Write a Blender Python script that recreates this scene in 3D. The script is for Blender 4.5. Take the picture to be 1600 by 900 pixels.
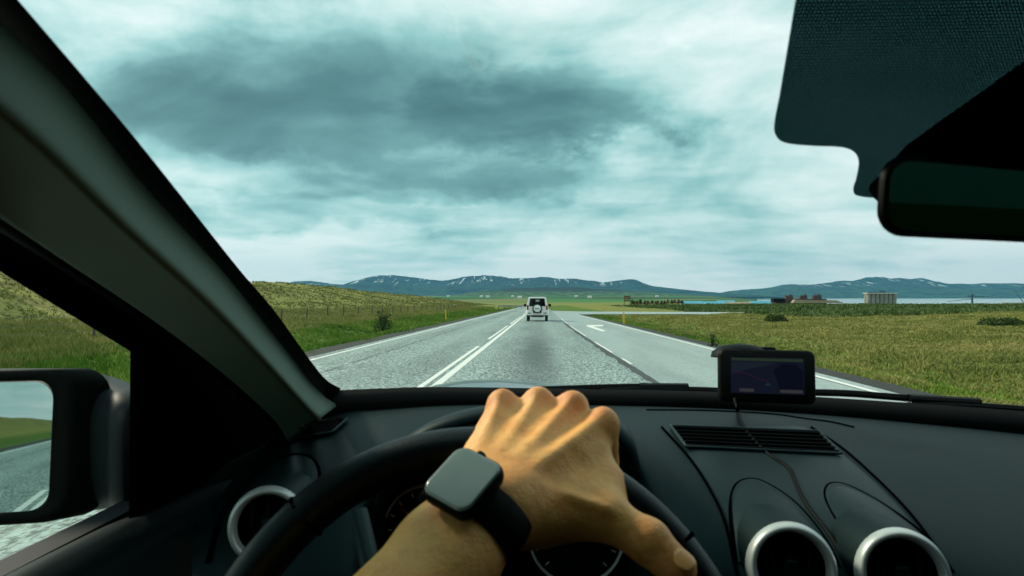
import bpy, math, random
import numpy as np
from mathutils import Vector, Matrix
from mathutils.bvhtree import BVHTree
random.seed(7); rng = np.random.default_rng(11)
for o in list(bpy.data.objects): bpy.data.objects.remove(o)
scene = bpy.context.scene
COL = scene.collection

# ------------------------------------------------------------------ camera
EYE = 1.40; FPX = 1067.0; VPX = 846.0; HZ = 464.0
yaw = math.atan((VPX-800)/FPX); pitch = math.atan((HZ-450)/FPX)
cam = bpy.data.cameras.new('camera'); camo = bpy.data.objects.new('camera', cam); COL.objects.link(camo)
cam.sensor_width = 36; cam.lens = 24.0; cam.clip_start = 0.02; cam.clip_end = 60000
camo.location = (0, 0, EYE); camo.rotation_euler = (math.pi/2+pitch, 0, yaw)
cam.dof.use_dof = True; cam.dof.focus_distance = 25; cam.dof.aperture_fstop = 16.0
scene.camera = camo
RM = camo.rotation_euler.to_matrix()

# ------------------------------------------------------------------ light
SUND = Vector((-0.76, 0.42, 0.62)).normalized()
sun = bpy.data.lights.new('sun', 'SUN'); suno = bpy.data.objects.new('sun', sun); COL.objects.link(suno)
sun.energy = 1.5; sun.angle = math.radians(10); sun.color = (1, .88, .68)
suno.rotation_euler = SUND.to_track_quat('Z', 'Y').to_euler(); suno.location = (-20, 20, 40)
world = bpy.data.worlds.new('World'); scene.world = world; world.use_nodes = True
cy = scene.cycles; cy.max_bounces = 5; cy.diffuse_bounces = 2; cy.glossy_bounces = 3; cy.volume_bounces = 0; cy.transparent_max_bounces = 12
vs = scene.view_settings; vs.view_transform = 'Standard'; vs.look = 'None'; vs.exposure = 1.45; vs.gamma = 1

class NT:
    def __init__(s, tree): s.t = tree
    def n(s, typ, ins=None, **kw):
        d = s.t.nodes.new(typ)
        for k, v in kw.items(): setattr(d, k, v)
        for k, v in (ins or {}).items():
            if isinstance(v, bpy.types.NodeSocket): s.t.links.new(v, d.inputs[k])
            else: d.inputs[k].default_value = v
        return d
    def m(s, op, a, b=0.0, c=0.0): return s.n('ShaderNodeMath', {0: a, 1: b, 2: c}, operation=op).outputs[0]
    def mix(s, f, a, b):
        d = s.n('ShaderNodeMix', data_type='RGBA')
        for i, v in ((0, f), (6, a), (7, b)):
            if isinstance(v, bpy.types.NodeSocket): s.t.links.new(v, d.inputs[i])
            else: d.inputs[i].default_value = v if i == 0 else (*v[:3], 1)
        return d.outputs[2]
    def ramp(s, f, stops, interp='LINEAR'):
        d = s.n('ShaderNodeValToRGB', {0: f}); d.color_ramp.interpolation = interp
        e = d.color_ramp.elements
        while len(e) < len(stops): e.new(0.5)
        for el, (p, c) in zip(e, stops):
            el.position = p; el.color = (*c, 1) if len(c) == 3 else c
        return d.outputs[0]
    def step(s, x, a, b): return s.n('ShaderNodeMapRange', {0: x, 1: a, 2: b}, interpolation_type='SMOOTHSTEP').outputs[0]
    def noise(s, vec, scale, detail=4, rough=.55, dist=0.0):
        return s.n('ShaderNodeTexNoise', {'Vector': vec, 'Scale': scale, 'Detail': detail, 'Roughness': rough, 'Distortion': dist}).outputs[0]

w = NT(world.node_tree); world.node_tree.nodes.clear()
tc = w.n('ShaderNodeTexCoord').outputs['Generated']
sp = w.n('ShaderNodeSeparateXYZ', {0: tc})
zc = w.m('MAXIMUM', sp.outputs[2], 0.0)
den = w.m('ADD', zc, 0.12)
u = w.m('DIVIDE', sp.outputs[0], den); v = w.m('DIVIDE', sp.outputs[1], den)
uv = w.n('ShaderNodeCombineXYZ', {0: u, 1: v, 2: 0.0}).outputs[0]
wob = w.m('SUBTRACT', w.noise(uv, 1.3, 6, .6), .5)
n1 = w.noise(w.n('ShaderNodeMapping', {'Vector': tc, 'Location': (3.1, 1.7, .4), 'Scale': (1, 1, 2.1)}).outputs[0], 3.1, 7, .56, .5)
n2 = w.noise(w.n('ShaderNodeMapping', {'Vector': uv, 'Location': (9.1, 4.2, 0), 'Scale': (.8, 1, 1)}).outputs[0], 2.4, 4, .52, .3)
az = w.m('ARCTAN2', sp.outputs[0], sp.outputs[1]); el = w.m('ARCSINE', sp.outputs[2])
wob2 = w.m('SUBTRACT', w.noise(w.n('ShaderNodeMapping', {'Vector': tc, 'Scale': (1, 1, 1.6)}).outputs[0], 6.2, 6, .60), .5)
def blob(px, py, rx, ry, k):            # a cloud mass by bearing and elevation
    a = w.m('DIVIDE', w.m('ADD', w.m('SUBTRACT', az, (px-846)/1067), w.m('MULTIPLY', wob2, .30)), rx/1067)
    b = w.m('DIVIDE', w.m('ADD', w.m('SUBTRACT', el, (464-py)/1067), w.m('MULTIPLY', wob2, -.13)), ry/1067)
    b = w.m('MULTIPLY', b, w.m('ADD', 1.0, w.m('MULTIPLY', w.m('LESS_THAN', b, 0.0), .9)))
    r = w.m('ADD', w.m('MULTIPLY', a, a), w.m('MULTIPLY', b, b))
    return w.m('MULTIPLY', w.m('SUBTRACT', 1.0, w.step(r, .0, 1.9)), k)
dark = w.m('ADD', blob(840, 200, 180, 75, .24), blob(430, 225, 260, 60, .14))
dark = w.m('ADD', dark, blob(620, 215, 430, 140, .22))
dark = w.m('ADD', dark, blob(640, 300, 210, 40, .18))
dark = w.m('ADD', dark, blob(230, 130, 330, 110, .10))
dark = w.m('ADD', dark, blob(430, 350, 240, 40, .17))
lum = w.m('ADD', w.m('MULTIPLY', n1, .85), w.m('MULTIPLY', n2, .34)); lum = w.m('ADD', lum, -.015)
lum = w.m('SUBTRACT', lum, dark)
lowb = w.m('SUBTRACT', 1.0, w.step(zc, .0, .16))
lum = w.m('ADD', lum, w.m('MULTIPLY', lowb, .16))
lum = w.m('ADD', lum, w.m('MULTIPLY', w.step(sp.outputs[0], -.1, .6), .06))
ccol = w.ramp(lum, [(.04, (.018, .062, .058)), (.20, (.045, .12, .113)), (.36, (.10, .22, .21)), (.48, (.20, .37, .355)), (.60, (.38, .51, .495)), (.74, (.58, .625, .615))])
sky = w.n('ShaderNodeTexSky', sky_type='NISHITA', sun_disc=False, sun_elevation=math.asin(SUND.z), sun_rotation=math.atan2(SUND.x, SUND.y))
skyc = w.n('ShaderNodeVectorMath', {0: sky.outputs[0], 3: 0.10}, operation='SCALE').outputs[0]
fc = w.mix(.93, skyc, ccol)
fc = w.mix(w.step(sp.outputs[2], -.12, -.01), (.10, .12, .09), fc)
bg = w.n('ShaderNodeBackground', {0: fc, 1: .655})
w.t.links.new(bg.outputs[0], w.n('ShaderNodeOutputWorld').inputs[0])

# ------------------------------------------------------------------ helpers
def ray(px, py):
    d = RM @ Vector(((px-800)/FPX, (450-py)/FPX, -1)); return d
def R(px, py, Y):                       # point seen at that place of the view, Y metres ahead
    d = ray(px, py); return Vector((0, 0, EYE)) + d*(Y/d.y)
SL = 0.0075                             # the road falls gently away
def G(px, py, lift=0.0):
    d = ray(px, py); t = -EYE/(d.z+SL*d.y); p = Vector((0, 0, EYE))+d*t; p.z += lift; return p
def glass_plane(px, py):                # the raked plane of the windscreen
    k = ray(px, py); kz = k.z/k.y; Y = (.296)/(kz+.464); return Vector((0, 0, EYE))+k*(Y/k.y)
def sst(x, a, b):
    t = np.clip((np.asarray(x, float)-a)/(b-a), 0, 1); return t*t*(3-2*t)

class MB:
    def __init__(s): s.v = []; s.f = []
    def add(s, vs, fs):
        b = len(s.v); s.v += [tuple(p) for p in vs]; s.f += [tuple(i+b for i in f) for f in fs]; return s
    def box(s, c, d, mat=None, taper=1.0):
        x, y, z = d[0]/2, d[1]/2, d[2]/2
        P = [(-x,-y,-z),(x,-y,-z),(x,y,-z),(-x,y,-z),(-x*taper,-y*taper,z),(x*taper,-y*taper,z),(x*taper,y*taper,z),(-x*taper,y*taper,z)]
        P = [(mat @ Vector(p) if mat else Vector(p))+Vector(c) for p in P]
        return s.add(P, [(3,2,1,0),(4,5,6,7),(0,1,5,4),(1,2,6,5),(2,3,7,6),(3,0,4,7)])
    def tube(s, pts, r, n=10, cap=True, flat=1.0, up=(0, 0, 1)):
        pts = [Vector(p) for p in pts]; rs = r if isinstance(r, (list, tuple)) else [r]*len(pts)
        V = []; N = len(pts)
        for i, p in enumerate(pts):
            t = (pts[min(i+1, N-1)]-pts[max(i-1, 0)]).normalized()
            a = t.cross(Vector(up)); a = a.normalized() if a.length > 1e-4 else t.orthogonal().normalized(); b = a.cross(t)
            for k in range(n):
                th = 2*math.pi*k/n; V.append(p+a*math.cos(th)*rs[i]+b*math.sin(th)*rs[i]*flat)
        F = [(i*n+k, i*n+(k+1)%n, (i+1)*n+(k+1)%n, (i+1)*n+k) for i in range(N-1) for k in range(n)]
        if cap: F += [tuple(range(n))[::-1], tuple((N-1)*n+k for k in range(n))]
        return s.add(V, F)
    def grid(s, rows, close=False):
        n = len(rows[0]); V = [p for r in rows for p in r]; m = n if close else n-1
        return s.add(V, [(i*n+k, i*n+(k+1) % n, (i+1)*n+(k+1) % n, (i+1)*n+k) for i in range(len(rows)-1) for k in range(m)])
    def prism(s, pts, off):
        n = len(pts); off = Vector(off); V = [Vector(p) for p in pts]+[Vector(p)+off for p in pts]
        return s.add(V, [tuple(range(n))[::-1], tuple(range(n, 2*n))]+[(i, (i+1) % n, n+(i+1) % n, n+i) for i in range(n)])
    def lathe(s, c, ax, prof, n=40, cap=False):
        ax = Vector(ax).normalized(); a = ax.orthogonal().normalized(); b = ax.cross(a); c = Vector(c)
        rows = [[c+ax*h+(a*math.cos(2*math.pi*k/n)+b*math.sin(2*math.pi*k/n))*r for k in range(n)] for r, h in prof]
        s.grid(rows, True)
        if cap:
            N = len(s.v); s.f.append(tuple(range(N-n, N))); s.f.append(tuple(range(N-n*len(prof), N-n*len(prof)+n))[::-1])
        return s
    def build(s, name, mat, parent=None, smooth=False, bevel=0, subd=0, solid=0):
        me = bpy.data.meshes.new(name); me.from_pydata(s.v, [], s.f); me.update()
        o = bpy.data.objects.new(name, me); COL.objects.link(o); me.materials.append(mat)
        if smooth: me.polygons.foreach_set('use_smooth', [True]*len(me.polygons))
        if parent: o.parent = parent
        if solid: md = o.modifiers.new('s', 'SOLIDIFY'); md.thickness = solid; md.offset = 0
        if bevel:
            md = o.modifiers.new('b', 'BEVEL'); md.width = bevel; md.segments = 3; md.limit_method = 'ANGLE'
        if subd: md = o.modifiers.new('d', 'SUBSURF'); md.levels = subd; md.render_levels = subd
        return o
def tag(o, label=None, cat=None, group=None, kind=None):
    for k, x in (('label', label), ('category', cat), ('group', group), ('kind', kind)):
        if x: o[k] = x
    return o
def empty(name, loc=(0, 0, 0), rz=0):
    o = bpy.data.objects.new(name, None); COL.objects.link(o); o.location = loc; o.rotation_euler.z = rz; o.empty_display_size = .1; return o
def copy_tree(o, parent=None):
    c = o.copy(); COL.objects.link(c); c.parent = parent
    for ch in o.children: copy_tree(ch, c)
    return c
def resample(pts, n):                   # Catmull-Rom through the given points
    P = [Vector(p) for p in pts]; P = [2*P[0]-P[1]]+P+[2*P[-1]-P[-2]]; out = []; m = len(P)-3
    for i in range(n):
        t = i/(n-1)*m; k = min(int(t), m-1); t -= k; a, b, c, d = P[k:k+4]
        out.append(.5*((2*b)+(c-a)*t+(2*a-5*b+4*c-d)*t*t+(3*b-a-3*c+d)*t**3))
    return out

# ------------------------------------------------------------------ materials
def mat(name, col, rough=.6, metal=0, spec=.5, bump=None, var=None, emit=None, coat=0, coord='Object', sss=0, tint=None):
    m = bpy.data.materials.new(name); m.use_nodes = True; t = NT(m.node_tree); b = m.node_tree.nodes['Principled BSDF']
    b.inputs['Base Color'].default_value = (*col, 1); b.inputs['Roughness'].default_value = rough
    b.inputs['Metallic'].default_value = metal; b.inputs['Specular IOR Level'].default_value = spec; b.inputs['Coat Weight'].default_value = coat
    if tint: b.inputs['Specular Tint'].default_value = (*tint, 1)
    co = t.n('ShaderNodeTexCoord').outputs[coord]
    if var:                             # (scale, second colour[, lo, hi])
        f = t.noise(co, var[0], 5, .6); lo, hi = var[2:] if len(var) > 2 else (.35, .65)
        m.node_tree.links.new(t.mix(t.step(f, lo, hi), col, var[1]), b.inputs['Base Color'])
    if bump:
        bp = t.n('ShaderNodeBump', {'Height': t.noise(co, bump[0], 5, .6), 'Strength': bump[1], 'Distance': bump[2]})
        m.node_tree.links.new(bp.outputs[0], b.inputs['Normal'])
    if emit: b.inputs['Emission Color'].default_value = (*emit[0], 1); b.inputs['Emission Strength'].default_value = emit[1]
    if sss: b.inputs['Subsurface Weight'].default_value = sss; b.inputs['Subsurface Radius'].default_value = (.01, .004, .002); b.inputs['Subsurface Scale'].default_value = .6
    return m
def glass(name, tint, k=1.0):
    m = bpy.data.materials.new(name); m.use_nodes = True; t = NT(m.node_tree); t.t.nodes.clear()
    fr = t.m('MULTIPLY', t.n('ShaderNodeFresnel', {0: 1.4}).outputs[0], k)
    tr = t.n('ShaderNodeBsdfTransparent', {0: (*tint, 1)}); gl = t.n('ShaderNodeBsdfGlossy', {0: (1, 1, 1, 1), 'Roughness': .02})
    t.t.links.new(t.n('ShaderNodeMixShader', {0: fr, 1: tr.outputs[0], 2: gl.outputs[0]}).outputs[0], t.n('ShaderNodeOutputMaterial').inputs[0])
    return m
M = {}
M['dash'] = mat('dash_plastic', (.0034, .0098, .0106), .50, spec=.13, tint=(.55, .95, 1), bump=(900, .25, .001), var=(6, (.0055, .0120, .0128)))
M['dash2'] = mat('console_plastic', (.0085, .0180, .0183), .42, spec=.17, tint=(.55, .95, 1), bump=(1200, .2, .001))
M['black'] = mat('black_plastic', (.0014, .0020, .0022), .5, spec=.10, bump=(600, .1, .001))
M['deep'] = mat('black_void', (.0012, .0012, .0013), .9, spec=.0)
M['rubber'] = mat('black_rubber', (.0018, .0022, .0024), .6, spec=.10)
M['leather'] = mat('wheel_leather', (.0022, .0032, .0036), .40, spec=.2, tint=(.7, .95, 1), bump=(420, .35, .001), var=(40, (.003, .0042, .0046)))
M['silver'] = mat('silver_trim', (.52, .56, .545), .36, metal=.35, var=(60, (.46, .50, .49)))
M['pillar'] = mat('pillar_trim', (.060, .095, .072), .6, spec=.12, tint=(.75, 1, .86), bump=(700, .2, .001), var=(5, (.068, .104, .080)))
M['liner'] = mat('headliner', (.012, .014, .013), .9, spec=.1)
M['seatcl'] = mat('seat_cloth', (.008, .008, .009), .9, spec=.1)
M['glass'] = glass('clear_glass', (.93, .97, .95), .55)
M['sideglass'] = glass('side_glass', (.72, .80, .76), .5)
M['tint'] = glass('tinted_glass', (.035, .07, .06), .5)
M['mirror'] = mat('mirror_silver', (.48, .58, .58), .015, metal=1)
M['mirror2'] = mat('dimmed_mirror', (.035, .11, .085), .03, metal=1)
M['paint'] = mat('silver_paint', (.10, .13, .12), .3, metal=.4, coat=.4)
M['paintd'] = mat('dark_grey_paint', (.005, .010, .012), .55, spec=.25)
M['white'] = mat('white_car_paint', (.80, .81, .80), .3, coat=.5)
M['tyre'] = mat('tyre_rubber', (.010, .010, .011), .8)
M['red'] = mat('red_lens', (.45, .03, .02), .25)
M['orange'] = mat('amber_lens', (.6, .22, .05), .3)
M['dglass'] = glass('car_rear_glass', (.22, .34, .30), .8)
M['yellow'] = mat('yellow_plastic', (.78, .50, .02), .5, var=(9, (.65, .42, .03)))
M['wood'] = mat('weathered_wood', (.10, .085, .06), .9, var=(8, (.05, .045, .035)))
M['wire'] = mat('wire_metal', (.2, .2, .2), .5, metal=.6)
M['galv'] = mat('galvanised_steel', (.34, .37, .36), .5, metal=.5, var=(3, (.25, .27, .26)))
M['concrete'] = mat('silo_concrete', (.21, .21, .18), .85, var=(.4, (.15, .16, .14)))
M['rust'] = mat('brown_cladding', (.085, .050, .042), .8, var=(.2, (.05, .035, .032)))
M['tan'] = mat('tan_roofing', (.34, .27, .18), .85, var=(.1, (.27, .22, .16)))
M['blue'] = mat('blue_roofing', (.06, .30, .42), .6, var=(.15, (.10, .38, .48)))
M['bwall'] = mat('pale_wall', (.55, .55, .50), .8)
M['crane'] = mat('blue_steel', (.05, .11, .17), .6)
M['frame'] = mat('brown_timber', (.16, .08, .04), .85)
M['linepaint'] = mat('road_line_paint', (.78, .78, .75), .55, var=(14, (.52, .54, .52), .55, .78), bump=(60, .4, .004))

def asphalt(name, c1, c2, scale, stain=False, rough=.5, mott=.35):
    m = bpy.data.materials.new(name); m.use_nodes = True; t = NT(m.node_tree); b = t.t.nodes['Principled BSDF']
    co = t.n('ShaderNodeTexCoord').outputs['Object']; s = t.n('ShaderNodeSeparateXYZ', {0: co})
    vo = t.n('ShaderNodeTexVoronoi', {'Vector': co, 'Scale': scale}); spk = t.n('ShaderNodeSeparateColor', {0: vo.outputs['Color']}).outputs[0]
    c = t.mix(spk, c1, c2)
    mo = t.noise(t.n('ShaderNodeMapping', {'Vector': co, 'Scale': (1, .22, 1)}).outputs[0], 23, 4, .8); c = t.mix(t.m('MULTIPLY', t.step(mo, .50, .60), .7*mott), c, tuple(x*1.25 for x in c2)); c = t.mix(t.m('MULTIPLY', t.step(mo, .50, .40), .85*mott), c, tuple(x*.5 for x in c1))
    big = t.noise(t.n('ShaderNodeMapping', {'Vector': co, 'Scale': (1, .12, 1)}).outputs[0], .9, 5, .6)
    c = t.mix(t.m('MULTIPLY', t.step(big, .4, .75), .45), c, tuple(x*.55 for x in c1))
    if stain:
        def bell(src, c0, wd): q = t.m('DIVIDE', t.m('SUBTRACT', src, c0), wd); return t.m('POWER', 2.718, t.m('MULTIPLY', t.m('MULTIPLY', q, q), -1.0))
        trk = t.m('ABSOLUTE', t.m('SUBTRACT', t.m('PINGPONG', t.m('ADD', s.outputs[0], 10.05), 1.9), .95)); c = t.mix(t.m('MULTIPLY', t.m('SUBTRACT', 1.0, t.step(trk, .1, .5)), .14), c, tuple(x*1.2 for x in c2))
        wn = t.m('SUBTRACT', t.noise(co, .8, 5, .6), .5)
        xx = t.m('ADD', s.outputs[0], t.m('MULTIPLY', wn, 1.1))
        st = t.m('MULTIPLY', bell(xx, -.15, .6), t.m('ADD', t.m('MULTIPLY', bell(s.outputs[1], 20, 9), .55), .22))
        c = t.mix(st, c, (.018, .028, .030))
        cr = t.m('MULTIPLY', bell(t.m('ADD', s.outputs[0], t.m('MULTIPLY', t.m('SUBTRACT', t.noise(co, 2.2, 6, .7), .5), .5)), -4.35, .05), t.step(t.noise(co, 1.1, 5, .7), .38, .52))
        c = t.mix(t.m('MULTIPLY', cr, .9), c, (.012, .016, .017))
    t.t.links.new(c, b.inputs['Base Color']); b.inputs['Roughness'].default_value = rough; b.inputs['Specular IOR Level'].default_value = .6
    bp = t.n('ShaderNodeBump', {'Height': spk, 'Strength': .55, 'Distance': .012}); t.t.links.new(bp.outputs[0], b.inputs['Normal'])
    return m
M['road'] = asphalt('coarse_asphalt', (.05, .08, .08), (.38, .48, .455), 26, True, .6, 1)
M['road2'] = asphalt('smooth_asphalt', (.25, .31, .30), (.37, .44, .425), 40)
M['gravel'] = mat('dark_gravel', (.018, .020, .020), .9, var=(22, (.06, .062, .058), .45, .7), bump=(30, .8, .03))
M['patch'] = mat('tar_seam', (.02, .026, .027), .7, bump=(30, .6, .01), var=(9, (.06, .07, .07)))

def ground_mat():
    m = bpy.data.materials.new('grassland'); m.use_nodes = True; t = NT(m.node_tree); b = t.t.nodes['Principled BSDF']
    co = t.n('ShaderNodeTexCoord').outputs['Object']; s = t.n('ShaderNodeSeparateXYZ', {0: co}); X, Y, Z = s.outputs
    nb = t.noise(co, .05, 6, .6); nm = t.noise(co, .45, 6, .65); nf = t.noise(co, 3.0, 6, .7)
    c = t.mix(t.step(nm, .35, .65), (.19, .21, .05), (.29, .285, .085))
    c = t.mix(t.m('MULTIPLY', t.step(nf, .42, .62), .55), c, (.05, .055, .018))
    heath = t.m('MULTIPLY', t.m('SUBTRACT', 1.0, t.step(X, -34, -21)), t.m('SUBTRACT', 1.0, t.step(Y, 300, 420)))
    hc = t.mix(t.step(t.noise(t.n('ShaderNodeMapping', {'Vector': co, 'Scale': (.6, 1, 1)}).outputs[0], .5, 7, .7), .4, .6), (.26, .27, .07), (.12, .11, .04))
    c = t.mix(heath, c, hc)
    verge = t.m('MULTIPLY', t.step(X, -13.5, -9.5), t.m('SUBTRACT', 1.0, t.step(X, 8, 11))); c = t.mix(t.m('MULTIPLY', verge, .8), c, (.07, .15, .022))
    lup = t.m('MULTIPLY', t.m('MULTIPLY', t.step(X, 18, 30), t.step(Y, 60, 74)), t.m('SUBTRACT', 1.0, t.step(Y, 330, 480)))
    c = t.mix(t.m('MULTIPLY', lup, .85), c, t.mix(t.step(nf, .4, .6), (.045, .075, .020), (.02, .045, .014)))
    far = t.step(Y, 900, 1700)
    fld = t.n('ShaderNodeTexVoronoi', {'Vector': t.n('ShaderNodeMapping', {'Vector': co, 'Scale': (.0022, .0011, 0)}).outputs[0], 'Scale': 1.0}); fs = t.n('ShaderNodeSeparateColor', {0: fld.outputs['Color']}).outputs[0]
    fcx = t.ramp(fs, [(0, (.035, .11, .035)), (.3, (.06, .17, .045)), (.5, (.12, .15, .05)), (.7, (.035, .075, .03)), (.85, (.16, .17, .065))], 'CONSTANT')
    c = t.mix(far, c, fcx)
    t.t.links.new(c, b.inputs['Base Color']); b.inputs['Roughness'].default_value = .95; b.inputs['Specular IOR Level'].default_value = .1
    bp = t.n('ShaderNodeBump', {'Height': nf, 'Strength': .8, 'Distance': .25}); t.t.links.new(bp.outputs[0], b.inputs['Normal'])
    return m
M['ground'] = ground_mat()

# ------------------------------------------------------------------ terrain
def base_z(x, y):
    y = np.asarray(y, float); z = -SL*np.clip(y, -150, 200)
    return z - 7.5*sst(y, 215, 620)
def gz(x, y):
    x = np.asarray(x, float); y = np.asarray(y, float)
    z = base_z(x, y)
    hill = np.interp(y, [-400, 100, 180, 260, 360, 520], [4.9, 4.9, 4.2, 3.0, 1.6, 0])
    bump = .35*np.sin(x*.21+1.3*np.sin(y*.07))*np.sin(y*.13+.6)+.22*np.sin(x*.5+y*.37)*np.sin(y*.31-x*.2)+.12*np.sin(x*1.3+2*np.sin(y*.9))*np.sin(y*1.1)
    z = z + (hill+bump*.7)*sst(-x, 17, 50)*(1-sst(y, 420, 600))
    z = z + .55*sst(x, 9, 60)*sst(y, -60, 60)*(1-sst(y, 200, 420)) + .35*bump*sst(np.abs(x), 8, 16)*(1-sst(y, 200, 400))
    z = z - .45*np.exp(-((x+9.2)/1.5)**2) - .35*np.exp(-((x-8.2)/1.3)**2)*(1-sst(y, 70, 80))
    onroad = sst(x, -7.0, -6.5)*(1-sst(x, 6.0, 6.7))
    onroad = np.maximum(onroad, sst(x, 0, 1)*sst(y, 78, 82)*(1-sst(y, 106, 112))*(1-sst(x, 95, 110)))
    z = z*(1-onroad)+(base_z(x, y)-.12)*onroad
    r = np.hypot(x, y); ang = x/np.maximum(y, 1)
    seaf = sst(ang, .26, .36)*sst(y, 420, 1100)
    z = z + 9*sst(y, 2000, 3400)*(1-sst(ang, .2, .3)) + 12*sst(y, 3200, 7000)*(1-sst(ang, .2, .3))
    z = z*(1-seaf)+seaf*(-34)
    return z
def sinhs(a, b, c, k, n):
    t = np.linspace(np.arcsinh((a-c)/k), np.arcsinh((b-c)/k), n); return c+k*np.sinh(t)
xs = sinhs(-9000, 12000, 0, 6, 300); ys = sinhs(-400, 17000, 12, 9, 330)
XX, YY = np.meshgrid(xs, ys); ZZ = gz(XX, YY)
def grid_obj(name, X, Y, Z, material, smooth=True):
    ny, nx = X.shape; co = np.stack([X, Y, Z], -1).reshape(-1, 3).astype(np.float32)
    i = np.arange(ny-1)[:, None]*nx+np.arange(nx-1)[None]; q = np.stack([i, i+1, i+nx+1, i+nx], -1).reshape(-1, 4)
    return np_mesh(name, co, q, material, smooth)
def np_mesh(name, co, faces, material, smooth=False, parent=None):
    me = bpy.data.meshes.new(name); n, k = faces.shape
    me.vertices.add(len(co)); me.vertices.foreach_set('co', np.ascontiguousarray(co, np.float32).ravel())
    me.loops.add(n*k); me.loops.foreach_set('vertex_index', faces.astype(np.int32).ravel())
    me.polygons.add(n); me.polygons.foreach_set('loop_start', np.arange(0, n*k, k, dtype=np.int32))
    me.polygons.foreach_set('use_smooth', np.full(n, smooth)); me.update(calc_edges=True); me.validate()
    o = bpy.data.objects.new(name, me); COL.objects.link(o); me.materials.append(material)
    if parent: o.parent = parent
    return o
tag(grid_obj('ground', XX, YY, ZZ, M['ground']), kind='structure')

def strip(name, left, right, ylist, lift, material, kind='structure', parent=None):
    ml = MB(); rows = []
    for y in ylist:
        z = float(base_z(0, y))+lift; rows.append([(np.interp(y, *left), y, z), (np.interp(y, *right), y, z)])
    o = ml.grid(rows).build(name, material, parent)
    if kind: o['kind'] = kind
    return o
yl = list(np.concatenate([np.arange(-160, 200, 6.0), np.arange(200, 620, 12.0)]))
def gx(pts): q = sorted([(G(*p).y, G(*p).x) for p in pts]); return [a for a, b in q], [b for a, b in q]
laneR = gx([(1032, 600), (930, 537), (890, 510), (872, 495)])
exitR = gx([(1420, 627), (1270, 586), (1124, 549), (1000, 517), (927, 498)])
exitR[0].append(78); exitR[1].append(3.9)
cl = G(692, 594); dl = G(672, 594); le = G(480, 552)
LEFTX = -5.55; CX = cl.x
strip('road', ([-160, 700], [LEFTX-.35]*2), ([-160]+laneR[0]+[700], [laneR[1][0]]+laneR[1]+[laneR[1][-1]]), yl, 0.0, M['road'])
yl2 = [-160, -80, 0]+list(np.arange(5, 79, 2.0))+[78]
exl = ([-160]+laneR[0]+[700], [laneR[1][0]]+laneR[1]+[laneR[1][-1]])
exr = ([-160]+exitR[0], [exitR[1][0]]+exitR[1])
strip('exit_lane', exl, (exr[0], [a+.3 for a in exr[1]]), sorted(set(yl2)), -.006, M['road2'])
mb = MB(); z = lambda y: float(base_z(0, y))-.006
sr = [(laneR[1][-1], 78), (4.2, 78), (6.5, 79.5), (12, 80.6), (22, 81), (30, 82), (30, 97), (22, 99), (12, 101), (6, 103), (laneR[1][-1], 112)]
mb.add([(x, y, z(y)) for x, y in sr], [tuple(range(len(sr)))]); tag(mb.build('side_road', M['road2']), kind='structure')
strip('gravel_shoulder', ([-160, 700], [LEFTX-1.15]*2), ([-160, 700], [LEFTX-.3]*2), yl, -.012, M['gravel'])
strip('gravel_edge', (exr[0], [a+.25 for a in exr[1]]), (exr[0], [a+.85 for a in exr[1]]), sorted(set(yl2)), -.014, M['gravel'])
def line(name, xf, wd, y0, y1, lift=.005, n=None, label=None):
    n = n or max(2, int((y1-y0)/4)); L = np.linspace(y0, y1, n); mb = MB()
    mb.grid([[(xf(y)-wd/2, y, float(base_z(0, y))+lift), (xf(y)+wd/2, y, float(base_z(0, y))+lift)] for y in L])
    o = mb.build(name, M['linepaint']); o['kind'] = 'structure'; return o
line('solid_centre_line', lambda y: CX, .15, -120, 230)
e = [G(735, 541).y, G(753, 530).y, G(783, 509).y, G(788, 506).y, G(803, 494).y]
for a, b in [(-30, -18), (-14, -2), (2, e[0]), (e[1], e[2]), (e[3], e[4]), (e[4]+4, e[4]+18), (e[4]+22, e[4]+36)]:
    line('dashed_centre_line', lambda y: dl.x, .105, a, b)
line('edge_line', lambda y: LEFTX, .12, -120, 215)
line('exit_edge_line', lambda y: float(np.interp(y, *exr)), .12, -60, 77)
for a, b in [(15.5, 17), (19, 24), (28, 40), (44, 58)]:
    line('lane_edge_line', lambda y: float(np.interp(y, *exl))+.07, .065, a, b)
mb = MB()
L = np.linspace(4, 46, 90)
mb.grid([[(float(np.interp(y, *exl))-.10-.10*random.random(), y, float(base_z(0, y))+.004), (float(np.interp(y, *exl))+.0+.05*random.random(), y, float(base_z(0, y))+.004)] for y in L])
tag(mb.build('tar_seam', M['patch']), kind='structure')
ar = [(916, 508), (942, 507.6), (943, 510), (927, 510.2), (947, 517.2), (941, 518.2), (918, 510.4)]
mb = MB(); mb.add([G(*p, .004) for p in ar], [tuple(range(len(ar)))[::-1]]); tag(mb.build('turn_arrow_marking', M['linepaint']), kind='structure')

# water
m = bpy.data.materials.new('sea_water'); m.use_nodes = True; t = NT(m.node_tree); b = t.t.nodes['Principled BSDF']
b.inputs['Base Color'].default_value = (.10, .20, .21, 1); b.inputs['Roughness'].default_value = .22
co = t.n('ShaderNodeTexCoord').outputs['Object']
t.t.links.new(t.n('ShaderNodeBump', {'Height': t.noise(co, .05, 5, .6), 'Strength': .25, 'Distance': 2.0}).outputs[0], b.inputs['Normal'])
mb = MB(); mb.add([(100, 400, -22), (16000, 400, -22), (16000, 16500, -22), (100, 16500, -22)], [(0, 1, 2, 3)]); tag(mb.build('sea', m), kind='structure')

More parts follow.
